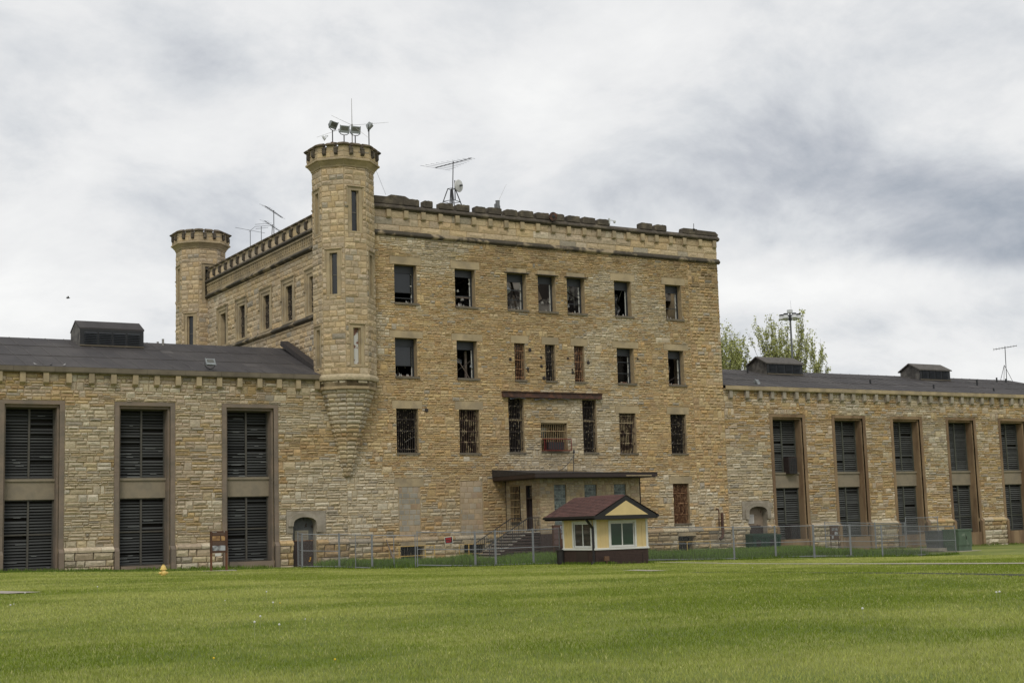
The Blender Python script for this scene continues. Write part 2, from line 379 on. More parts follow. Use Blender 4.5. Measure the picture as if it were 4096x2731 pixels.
# zones: rubble wall; larger squared stones low down, tiny flat courses high up
quo = [(X1-3.2, X1)]
up = rubble(X0+.0, X1-2.6, 10.9, 19.92, rng, bh=(.24, .40), lw=(.18, .55), big=.16, nsub=(2, 3, 3))
mid = rubble(X0+.0, X1-2.6, 5.8, 10.9, rng, bh=(.28, .44), lw=(.2, .62), big=.18)
lo = rubble(X0+.0, X1-2.6, 2.0, 5.8, rng, bh=(.34, .5), lw=(.28, .75), big=.35, nsub=(2, 2, 3))
qz = rubble(X1-2.6, X1, 2.0, 19.92, rng, bh=(.36, .5), lw=(.25, .6), big=.28, nsub=(2, 2))
pl = coursed(X0-.0, X1, .1, 1.78, rng, ch=(.26, .36), lw=(.4, 1.0))
stones(b, FM, subtract(up+mid+lo, skip), rng, mp)
stones(b, FM, subtract(qz, skip), rng, mp, rock=1.4)
stones(b, FM, subtract(pl, skip), rng, palette(WARM, PALE, .45, 5.1), prot=(.16, .2))
# plinth top: a chamfered course
for r in subtract(coursed(X0, X1, 1.78, 2.0, rng, ch=(.22, .23), lw=(.8, 1.4)), [ANX]):
    FM.sec(b, r[0]+.01, r[1]-.01, [(0, 1.79), (.22, 1.79), (.22, 1.88), (.05, 2.02), (0, 2.02)], col=mp(r[0], 2, rng))
b.build('stone_wall', M_STONE, main)
# blind windows
for k, (a, c, z0, z1) in enumerate(BLIND):
    b = MB(); stones(b, FM, coursed(a+.02, c-.02, z0+.02, z1, rng, ch=(.28, .36), lw=(.3, .55)), rng,
                     palette([(.42, .31, .19), (.45, .34, .21), (.40, .28, .17)], [(.33, .30, .24), (.36, .32, .25)], .42, 20+k, .5), prot=(.006, .012), rock=.1)
    b.build('blocked_window', M_ASH, main)
def lintel(a, c, z0, z1, parent, m=M_TRIM, w=.03):
    b = MB(); FM.box(b, a+.01, c-.01, z0+.005, z1-.01, -.02, w); return b.build('lintel', m, parent)
# cornice / parapet
b = MB()
b_par = MB()
FM.box(b_par, X0, X1, 19.95, 21.5, -.5, -.01)
b_par.build('parapet_backing', M_MORTAR, main)
stones(b, FM, coursed(X0, X1, 20.15, 21.5, rng, ch=(.40, .46), lw=(.6, 1.5)), rng, palette(SAND, PINK, .3, 12.), prot=(.02, .035), rock=.9)
b.build('parapet', M_STONE, main)
b = MB()
x = X0
while x < X1:
    w = min(rng.uniform(.9, 1.6), X1+.15-x); FM.sec(b, x, x+w-.012, [(0, 19.88), (.1, 19.90), (.2, 19.99), (.2, 20.05), (.03, 20.24), (0, 20.24)]); x += w
b.build('string_course', M_CAPL, main)
b = MB(); x = X0
while x < X1:
    w = min(rng.uniform(1.0, 1.8), X1+.15-x); FM.sec(b, x, x+w-.012, [(-.5, 21.50), (.1, 21.48), (.24, 21.58), (.24, 21.66), (.02, 21.86), (-.5, 21.86)]); x += w
b.build('coping', M_CAP, main)
c8 = lambda x, y: (1450+x/1.5957, 700+y/1.5957)
for cx, cy in [(160, 240), (271, 252), (381, 262), (491, 272), (598, 283), (703, 295), (808, 306), (910, 315), (1012, 325), (1112, 335), (1211, 345), (1309, 352), (1407, 363), (1501, 372), (1597, 380), (1688, 390), (1779, 397), (1869, 405), (1959, 414), (2047, 424), (2147, 436), (2238, 447)]:
    p = N(*c8(cx, cy)); b = MB(); FM.box(b, p.x-.14, p.x+.14, 21.06, 21.49, 0, .20); FM.sec(b, p.x-.14, p.x+.14, [(0, 20.96), (.15, 20.99), (.20, 21.06), (0, 21.06)])
    b.build('bracket', M_ASH if False else M_TRIM, main)
for a, c in [(255, 362), (383, 448), (484, 578), (592, 683), (712, 786), (798, 888), (904, 988), (1001, 1090), (1102, 1190), (1197, 1288), (1300, 1387), (1398, 1485), (1495, 1578), (1768, 1849), (1862, 1940)]:
    x0, x1 = N(*c8(a, 200+.11*a)).x, N(*c8(c, 200+.11*c)).x; b = MB(); h = rng.uniform(.36, .42)
    e1, e2 = rng.uniform(.02, .07), rng.uniform(.02, .07)
    n = 9; x0 += .04; x1 -= .04; top = [(x0+(x1-x0)*i/n, 21.86+h-(e1 if i == 0 else 0)-(e2 if i == n else 0)+rng.uniform(-.015, .015)) for i in range(n+1)]
    loop = [(x0, -.12, 21.855)]+[(px, -.12, pz) for px, pz in top]+[(x1, -.12, 21.855)]
    b.prism(loop, (0, .45, 0)); b.build('merlon', M_CAP, main)
b = MB()
x0, x1, x2 = N(*c8(84, 180)).x, N(*c8(150, 160)).x, N(*c8(315, 170)).x
b.prism([(X0+1.5, -.1, 21.855), (X0+1.5, -.1, 22.28), (x1, -.1, 22.28), (x1+.3, -.1, 22.42), (x2-.5, -.1, 22.40), (x2-.1, -.1, 22.2), (x2, -.1, 21.855)], (0, .5, 0)); b.build('merlon', M_CAP, main)
b = MB(); x0, x1, x2 = N(*c8(2038, 360)).x, N(*c8(2130, 360)).x, X1+.1
b.prism([(x0, -.1, 21.855), (x0+.08, -.1, 22.2), (x1, -.1, 22.2), (x1, -.1, 21.855)], (0, .5, 0))
b.prism([(x1+.01, -.1, 21.855), (x1+.01, -.1, 22.16), (x2-.2, -.1, 22.14), (x2+.05, -.1, 21.95), (x2, -.1, 21.855)], (0, .5, 0)); b.build('merlon', M_CAP, main)
for r in LINT: lintel(*r, main)
# head flashing over the three centre windows
for a, c in R1[2:5]:
    b = MB(); FM.box(b, a-.18, c+.18, 18.2, 18.245, -.1, .14); b.build('window_head', M_CAPL, main)

# windows ---------------------------------------------------------
def shard(mb, fr, pts, w, m): mb.prism([fr.p(u, z, w) for u, z in pts], fr.n*.012, m=m)
def sash(fr, u0, u1, z0, z1, root, transom=.34, rail=.28, glass_=(), extra=None, rails=(), jamb=True):
    W = -.42
    b = MB(); fr.box(b, u0, u0+.07, z0, z1, W-.08, W); fr.box(b, u1-.09, u1, z0, z1, W-.08, W)
    fr.box(b, u0+.07, u1-.09, z1-transom, z1, W-.07, W-.012); fr.box(b, u0+.07, u1-.09, z0, z0+.07, W-.08, W-.005)
    zr = z0+(z1-z0)*rail; zs = [zr]+[z0+(z1-z0)*t for t in rails]
    for q in zs: fr.box(b, u0+.07, u1-.09, q-.022, q+.022, W-.06, W-.01)
    fr.box(b, u0+.07, u1-.09, z1-transom-.05, z1-transom-.001, W-.07, W+.01)
    o = b.build('window', M_FRAME, root)
    b = MB(); fr.box(b, u0-.02, u1+.14, z0-.13, z0-.002, -.05, .10); b.build('sill', M_GUT, o)
    if jamb: b = MB(); fr.box(b, u1-.125, u1-.092, z0+.08, z1-transom-.06, W-.16, W-.09); b.build('jamb_lining', M_WHITE, o)
    if 'top' in glass_: b = MB(); fr.box(b, u0+.075, u1-.13, zr+.03, z1-transom-.055, W-.05, W-.04); b.build('pane', M_GLASS, o)
    if 'bot' in glass_: b = MB(); fr.box(b, u0+.075, u1-.13, z0+.075, zr-.03, W-.05, W-.04); b.build('pane', glass('dusty_glass', (.3, .3, .3), .3), o)
    if extra:
        b = MB(); extra(b, fr, u0+.08, u1-.1, z0+.07, z1-transom-.05, W)
        if b.v: b.build('debris', [M_WOOD, M_CHAR, M_SHEET, M_RUBBLE, M_TARP, M_ANTL, M_PALEP], o)
    return o
def debris(seed, n=7, sheet=0, rub=True, tarp=False, wall=None):
    def f(b, fr, u0, u1, z0, z1, W):
        r = random.Random(seed)
        for i in range(n):
            ua = r.uniform(u0, u1); za = r.uniform(z0, z1); an = r.uniform(0.3, 2.8); L = r.uniform(.5, 1.5); w = W-r.uniform(.25, 1.3)
            a = fr.p(ua-L/2*math.cos(an), za-L/2*math.sin(an), w-r.uniform(0, .5)); c = fr.p(ua+L/2*math.cos(an), za+L/2*math.sin(an), w+r.uniform(0, .2))
            a.z = max(a.z, z0-.05); c.z = max(c.z, z0-.05)
            k = r.random()
            if k < .55: b.bar(a, c, r.uniform(.05, .16), .05, m=r.choice((0, 1, 1)))
            else: b.tube(a, c, r.uniform(.008, .02), n=5, m=5)
        for i in range(7 if rub or n > 2 else 4):     # jagged glass left in the frame
            side = r.choice((0, 1, 2)); t = r.random(); s1, s2 = r.uniform(.06, .22), r.uniform(.05, .16)
            if side == 0: q = [(u0, z0+(z1-z0)*t), (u0+s2, z0+(z1-z0)*t+s1*.4), (u0, z0+(z1-z0)*t+s1)]
            elif side == 1: q = [(u1-.03, z0+(z1-z0)*t), (u1-.03-s2, z0+(z1-z0)*t+s1*.6), (u1-.03, z0+(z1-z0)*t+s1)]
            else: q = [(u0+(u1-u0)*t*.8, z0-.02), (u0+(u1-u0)*t*.8+s2, z0-.02), (u0+(u1-u0)*t*.8+s2*.3, z0+s1)]
            b.prism([fr.p(u, z, W-.03) for u, z in q], fr.n*.008, m=6)
        for i in range(3 if n > 3 else 1):             # pale torn plaster and board
            cu, cz = r.uniform(u0+.1, u1-.15), r.uniform(z0+.2, z1-.3); s1, s2 = r.uniform(.08, .3), r.uniform(.08, .4); w_ = W-r.uniform(.3, .9)
            b.prism([fr.p(cu-s1*.5, cz-s2*.5, w_), fr.p(cu+s1*.5, cz-s2*.3, w_-.1), fr.p(cu+s1*.3, cz+s2*.5, w_-.1), fr.p(cu-s1*.4, cz+s2*.3, w_)], fr.n*-.02, m=6)
        for i in range(sheet):
            cu, cz = r.uniform(u0+.2, u1-.2), r.uniform(z0+.5, z1-.3); s_ = r.uniform(.3, .5); t0 = r.uniform(0, 1.5)
            b.prism([fr.p(cu+s_*math.cos(t0+k*PI/2)*r.uniform(.8, 1.1), cz+s_*1.2*math.sin(t0+k*PI/2), W-.5-.1*k) for k in range(4)], fr.n*-.02, m=2)
        if rub:
            for i in range(26):
                u = r.uniform(u0, u1-.03); s_ = r.uniform(.02, .055); z = z0+r.uniform(-.02, .05); w = W-r.uniform(.1, .3)
                b.lathe(fr.p(u, z, w), [(s_*.6, -s_*.6), (s_, 0), (s_*.5, s_*.7)], n=5, m=3, phase=r.random())
        if tarp:
            P = []; nn = 7
            for i in range(nn+1):
                t = i/nn; P.append((u0+.02+(u1-u0)*.1+.03*math.sin(i*2.1), z1-.25-(z1-z0-.3)*t))
            Q = [(u1-.35+.1*math.sin(i*1.7)-.25*(1-i/nn), z) for i, (u, z) in enumerate(P)]
            for i in range(nn):
                for k in range(6):
                    def pt(i, k):
                        (ua, z), (ub, _) = P[i], Q[i]; t = k/6; return fr.p(ua+(ub-ua)*t, z, W-.18+.05*math.sin(k*2.6+i*.9)-.02*i)
                    b.quad(pt(i, k), pt(i, k+1), pt(i+1, k+1), pt(i+1, k), m=4)
        if wall == 'lean':
            b.bar(fr.p(u0+.0, z1+.1, W-.3), fr.p(u0+.62, z1-.95, W-.5), .30, .10, m=0, up=tuple(fr.n)); b.bar(fr.p(u0-.15, z1-.1, W-.35), fr.p(u0+.35, z1-1.1, W-.55), .1, .1, m=1)
        if wall == 'post':
            b.bar(fr.p(u0+.45, z1+.2, W-.9), fr.p(u0+.45, z0+.65, W-.9), .17, .1, m=0); b.bar(fr.p(u0-.1, z0+.62, W-.3), fr.p(u1+.1, z0+.62, W-.3), .09, .12, m=0)
            b.bar(fr.p(u0-.1, z0+.2, W-.9), fr.p(u1+.1, z0+.15, W-.9), .5, .05, m=0)
        if wall == 'diag':
            b.bar(fr.p(u0+.1, z1-.3, W-.2), fr.p(u1-.1, z0, W-.25), .05, .04, m=0); b.prism([fr.p(u1-.02, z0+.95, W-.02), fr.p(u1-.2, z0+.7, W-.02), fr.p(u1-.0, z0+.6, W-.02)], fr.n*.01, m=2)
            b.prism([fr.p(u0+.3, z1-.35, W-.8), fr.p(u1-.25, z1-.5, W-.9), fr.p(u1-.35, z1-.75, W-.7), fr.p(u0+.45, z1-.7, W-.7)], fr.n*-.02, m=2)
            b.bar(fr.p(u1-.22, z1, W-.5), fr.p(u1-.22, z0, W-.5), .14, .1, m=0)
    return f
sash(FM, *R1[0], 15.9, 18.22, main, transom=.42, rail=.30, glass_=('top',), extra=debris(1, 3, 0, False), rails=(.15,))
sash(FM, *R1[1], 15.9, 18.22, main, transom=.40, rail=.30, extra=debris(2, 4, 0, False, wall='post'))
sash(FM, *R1[2], 15.9, 18.22, main, transom=.46, rail=.29, extra=debris(33, 9, 1), rails=(.56,))
sash(FM, *R1[3], 15.9, 18.22, main, transom=.44, rail=.001, extra=debris(4, 1, 0, False, wall='lean'))
sash(FM, *R1[4], 15.9, 18.22, main, transom=.46, rail=.28, extra=debris(5, 14, 1))
sash(FM, *R1[5], 15.9, 18.22, main, transom=.50, rail=.001, extra=debris(6, 3, 0, True, True))
sash(FM, *R1[6], 15.9, 18.22, main, transom=.46, rail=.33, extra=debris(7, 2, 0, False))
sash(FM, *R2[0], 11.48, 13.78, main, transom=.42, rail=.30, glass_=('top',), extra=debris(8, 4))
sash(FM, *R2[1], 11.48, 13.78, main, transom=.46, rail=.001, extra=debris(9, 3, 0, False, wall='diag'))
sash(FM, *R2[5], 11.48, 13.78, main, transom=.42, rail=.30, extra=debris(10, 7, 1), rails=(.62,))
sash(FM, *R2[6], 11.48, 13.78, main, transom=.46, rail=.001, extra=debris(12, 6, 0), rails=())
def barred(fr, u0, u1, z0, z1, root, mat_, nb=9, cross=(.25, .5, .75), W=-.16, wid=.026, frame=True, sill=True, extra=None, seed=0, name='window', back=-.45):
    r = random.Random(seed)
    b = MB()
    for a_, c_, d_, e_ in ((u0, u0+.05, z0, z1), (u1-.05, u1, z0, z1), (u0+.05, u1-.05, z0, z0+.05), (u0+.05, u1-.05, z1-.05, z1)): fr.box(b, a_, c_, d_, e_, back-.06, back)
    fr.box(b, u0+.05, u1-.05, (z0+z1)/2-.02, (z0+z1)/2+.02, back-.05, back-.01)
    o = b.build(name, M_FRAME, root)
    b = MB()
    for i in range(nb):
        u = u0+(u1-u0)*(i+.5)/nb; fr.box(b, u-wid/2, u+wid/2, z0, z1, W-wid, W)
    for t in cross: z = z0+(z1-z0)*t; fr.box(b, u0, u1, z-.025, z+.025, W+.001, W+.02)
    b.build('bars', mat_, o)
    if sill: b = MB(); fr.box(b, u0-.04, u1+.08, z0-.11, z0-.002, -.05, .09); b.build('sill', M_GUT, o)
    if extra:
        b = MB(); extra(b, fr, u0, u1, z0, z1, W-.2)
        if b.v: b.build('debris', [M_WOOD, M_CHAR, M_SHEET, M_RUBBLE, M_TARP, M_ANTL, M_PLAST], o)
    return o
for k, (i, m_) in enumerate(((2, M_RUST), (3, M_RUSTD), (4, M_RUST))): barred(FM, *R2[i], 11.48, 13.78, main, m_, nb=6, cross=(.08, .3, .55, .8), extra=debris(40+k, 4, k == 0, False))
barred(FM, *R3[0], main, M_RUSTD, nb=11, cross=(.08, .5, .76), extra=debris(50, 4, 0, False))
barred(FM, *R3[1], main, M_RUSTC, nb=11, cross=(.25, .5, .75), extra=debris(51, 5, 0, False))
w3 = barred(FM, *R3[2], main, M_RUSTD, nb=9, cross=(.08, .38, .62, .86), extra=debris(52, 6, 0, False))
b = MB(); FM.box(b, 44.48, 45.58, 8.95, 9.05, -.4, -.28); b.build('transom', M_TRIM, w3)
wm = barred(FM, *R3[3], main, M_CREAM, nb=14, cross=(.02, .45, .72, .97), extra=debris(53, 4, 1, False))
w5 = barred(FM, *R3[4], main, M_RUSTD, nb=9, cross=(.08, .38, .62, .86), extra=debris(54, 4, 0, False))
b = MB(); FM.box(b, 49.96, 51.01, 8.95, 9.05, -.4, -.28); b.build('transom', M_TRIM, w5)
barred(FM, *R3[5], main, M_RUSTC, nb=11, cross=(.25, .5, .76, .93), extra=debris(55, 5, 0, True))
barred(FM, *R3[6], main, M_RUSTD, nb=11, cross=(.25, .5, .75), extra=debris(56, 5, 0, False))
barred(FM, 56.89, 58.19, 2.33, 4.93, main, M_RUST, nb=12, cross=(.22, .5, .76), wid=.034)
for r in BASE:
    b = MB(); FM.box(b, r[0], r[1], r[2], r[3], -.45, -.40); o = b.build('basement_window', M_DARK, main)
    b = MB(); FM.box(b, r[0]-.05, r[1]+.1, r[3]+.0, r[3]+.25, .17, .205); b.build('lintel', M_TRIM, o)
    b = MB()
    for i in range(7): u = r[0]+(r[1]-r[0])*(i+.5)/7; FM.box(b, u-.012, u+.012, r[2], r[3], -.1, -.07)
    b.build('bars', M_RUSTD, o)
# guard cage with air conditioner under the centre window
ac = thing('window_air_conditioner', 'dark air conditioner in a red rusty cage below the cream bars of the centre window', 'air conditioner', FM.p(47.8, 7.1, .3))
b = MB(); FM.box(b, 47.15, 48.3, 7.14, 7.62, -.02, .28); b.build('casing', M_VENT, ac)
b = MB()
for u in (46.82, 48.80): b.bar(FM.p(u, 7.08, .36), FM.p(u, 7.8, .36), .04)
for z in (7.08, 7.8):
    b.bar(FM.p(46.82, z, .36), FM.p(48.8, z, .36), .04)
    for u in (46.82, 48.8): b.bar(FM.p(u, z, 0), FM.p(u, z, .36), .04)
for i in range(11): u = 46.95+i*.175; b.bar(FM.p(u, 7.08, .36), FM.p(u, 7.8, .36), .012)
b.build('cage', mat('red_oxide_paint', (.16, .022, .016), .7), ac)
# steel beam over the entrance
b = MB(); FM.box(b, 44.02, 51.38, 10.40, 10.70, .02, .20); FM.box(b, 44.0, 51.4, 10.70, 10.73, 0.01, .28); FM.box(b, 44.0, 51.4, 10.37, 10.40, 0.01, .28)
b.build('steel_beam', M_BEAM, main)
b = MB()
for (ua, ub, za) in ((44.5, 45.65, 10.34), (46.3, 47.1, 10.3), (47.3, 48.9, 10.36)):
    b.add([FM.p(ua, za-.10, .26), FM.p((ua+ub)/2, za+.0, .3), FM.p(ub, za-.08, .28), FM.p(ub, za+.03, .02), FM.p((ua+ub)/2, za+.04, .02), FM.p(ua, za+.03, .02)], [(0, 1, 4, 5), (1, 2, 3, 4)])
b.build('torn_flashing', M_SHEET, main)
# dark plugs round the narrow windows
b = MB(); r = random.Random(5)
for (x, y) in [(2040, 1437), (2118, 1400), (2112, 1485), (2110, 1475), (2163, 1430), (2165, 1465), (2270, 1433), (2288, 1478), (2290, 1490), (2352, 1450), (2175, 1512), (1705, 1640), (2549, 1435)]:
    p = N(x, y); w, h = r.uniform(.08, .2), r.uniform(.1, .24); b.lathe((p.x, -.03, p.z), [(w*.7, 0), (w*.6, .04), (w*.3, .05)], n=6, ax=(0, -1, 0), phase=r.random())
b.build('soot_plug', M_CHAR, main)
# inner partition, floors, back and right walls, roof deck
b = MB()
for r in subtract([(X0+1, X1-.6, 11.2, 19.6)], [(57.6, 61, 15.2, 18.0), (40, 43, 14.5, 19.6)]): b.box(r[0], r[1], 4.6, 4.8, r[2], r[3])
for x in (39.5, 43.6, 51.6, 55.5): b.box(x, x+.15, .6, 4.6, 11.2, 19.6)
b.build('partition', M_PLAST, main)
b = MB(); b.box(X0+.6, X1-.6, .56, DEP-.6, 10.95, 11.15); b.box(X0+.6, 44, .56, DEP-.6, 14.9, 15.1); b.box(X0+.6, 40.5, .56, 4.6, 19.3, 19.5); b.box(X0+.6, X1-.6, 2.4, 2.5, .3, 10.95)
b.build('floor_slab', M_CHAR, main)
b = MB(); b.box(X0+.5, X1-.56, 4.8, DEP-.5, 19.6, 19.9); b.box(X0+.5, 44.0, .56, 4.79, 19.6, 19.9); b.box(51.7, 56.5, .56, 4.79, 19.6, 19.9); b.build('roof', M_ROOF, main)  # unseen front pieces of the deck, added to darken the rooms behind some windows
FR_ = Fr(X1, 0, 1, 0)
b = MB()
for r in subtract([(.56, DEP, 0, 21.5)], []): FR_.box(b, r[0], r[1], r[2], r[3], -.55, 0)
FB_ = Fr(X1, DEP, 0, 1); 
for r in subtract([(.56, X1-X0-.56, 0, 21.5)], [(1.5, 3.5, 15.5, 18.8), (6, 7.4, 15.5, 18.2)]): FB_.box(b, r[0], r[1], r[2], r[3], -.55, 0)
b.build('rear_wall', M_TRIM, main)
b = MB(); stones(b, FR_, rubble(0, 8, 9, 21.4, rng, big=.4), rng, mp); b.build('stone_wall', M_STONE, main)
b = MB()
for z in (20.6, 19.6, 11.6+2.6): FR_.sec(b, 1.0, DEP, [(0, z), (.35, z+.03), (.4, z+.12), (.05, z+.35), (0, z+.35)])
b.build('string_course', M_CAP, main)

# side wall --------------------------------------------------------
FS = Fr(X0, 0, -1, 0)          # u = -y
SWC = [21.12, 17.27, 12.63, 8.65, 4.75]
SO = [(-y-.85, -y+.85, 15.78, 18.3) for y in SWC]
b = MB()
for r in subtract([(-25.3, -.56, 8.5, 21.5)], SO): FS.box(b, r[0], r[1], r[2], r[3], -.55, 0)
b.build('wall_backing', M_MORTAR, main)
b = MB(); sp = palette(SAND, PINK, .35, 40.)
for z0, z1 in ((8.5, 15.3), (15.6, 19.62), (19.95, 20.6)):
    stones(b, FS, subtract(coursed(-25.2, -.1, z0, z1, rng, ch=(.30, .40), lw=(.45, 1.0)) if z1 != 20.6 else [], [(a-.32, c+.32, d-.12, e+.32) for a, c, d, e in SO]), rng, sp, prot=(.02, .06))
b.build('stone_wall', M_STONE, main)
for z, m_ in ((15.3, M_CAPL), (19.62, M_CAPL), (20.72, M_CAP)):
    b = MB(); FS.sec(b, -25.2, -.1, [(0, z), (.14, z+.02), (.26, z+.1), (.26, z+.16), (.05, z+.34), (0, z+.34)]); b.build('string_course', m_, main)
b = MB(); FS.box(b, -25.2, -.1, 19.96, 20.72, 0, .03); FS.box(b, -25.2, -.1, 20.58, 20.70, .03, .14)
b.build('frieze', M_TRIM, main)
b = MB(); u = -25.0
while u < -.3:
    FS.box(b, u, u+.10, 20.16, 20.56, .03, .10); FS.box(b, u+.10, u+.19, 20.36, 20.56, .03, .07); u += .36
b.build('dentil_band', M_TRIM, main)
b = MB(); stones(b, FS, coursed(-25.2, -.1, 21.06, 21.5, rng, ch=(.44, .45), lw=(.7, 1.1)), rng, palette(SAND, PINK, .4, 50.), prot=(.01, .015), rock=.1); b.build('parapet', M_ASH, main)
CAPS = [(0, 0), (.10, -.02), (.15, .03), (.15, .08), (-.16, .22), (-.4, .22), (-.4, 0)]
def cap(fr, mb, u0, u1, z, m0=0, m1=0): fr.sec(mb, u0, u1, [(w, z+h) for w, h in CAPS], m0, m1)
u = -25.1; k = 0
while u < -1.6:
    b = MB(); FS.box(b, u, u+.9, 21.5, 21.76, -.4, 0, m=1); 
    cap(FS, b, u-.04, u+.86+.04, 21.77); b.build('merlon', [M_CAPT, M_TRIM], main)
    b = MB(); cap(FS, b, u+.91, u+1.19, 21.52); FS.box(b, u+.94, u+1.16, 21.2, 21.5, 0, .17); FS.sec(b, u+.94, u+1.16, [(0, 21.08), (.12, 21.12), (.17, 21.2), (0, 21.2)]); b.build('bracket', M_CAP, main)
    u += 1.235
def hood(fr, mb, u0, u1, zt, zd, w=.09, t=.12):
    fr.sec(mb, u0, u1, [(0, zt-t), (.05, zt-t), (w+.03, zt-t*.4), (w+.03, zt-.02), (0, zt+.04)])
    for a in (u0, u1-t*.8): fr.box(mb, a, a+t*.8, zd, zt-t, 0, w)
    fr.box(mb, u0-.13, u0+t*.8, zd-.09, zd-.002, 0, w+.02); fr.box(mb, u1-t*.8, u1+.13, zd-.09, zd-.002, 0, w+.02)
for i, (a, c, z0, z1) in enumerate(SO):
    b = MB()
    FS.box(b, a-.0, a+.3, z0, z1, -.4, -.01); FS.box(b, c-.3, c, z0, z1, -.4, -.01); FS.box(b, a+.3, c-.3, z1-.22, z1, -.4, -.012)
    FS.box(b, a-.3, a-.001, z0-.1, z1+.3, -.02, .04); FS.box(b, c+.001, c+.3, z0-.1, z1+.3, -.02, .04); FS.box(b, a, c, z1+.001, z1+.3, -.02, .038)
    o = b.build('window', M_TRIM, main)
    b = MB(); hood(FS, b, a-.3, c+.3, z1+.32, z1-1.0); b.build('hood_mould', M_TRIM, o)
    b = MB(); FS.box(b, a-.1, c+.1, z0-.14, z0-.002, -.4, .1); b.build('sill', M_TRIM, o)
    if i:
        b = MB()
        for k in range(9): u = a+.3+(c-a-.6)*(k+.5)/9; FS.box(b, u-.012, u+.012, z0, z1-.22, -.2, -.175)
        for t in (.2, .4, .6, .8): z = z0+(z1-z0)*t; FS.box(b, a+.3, c-.3, z-.015, z+.015, -.174, -.15)
        b.build('bars', M_RUSTD, o)
    b = MB(); FS.box(b, a+.3, c-.3, z0, z1-.22, -.36, -.33); b.build('pane', M_GLASS, o)

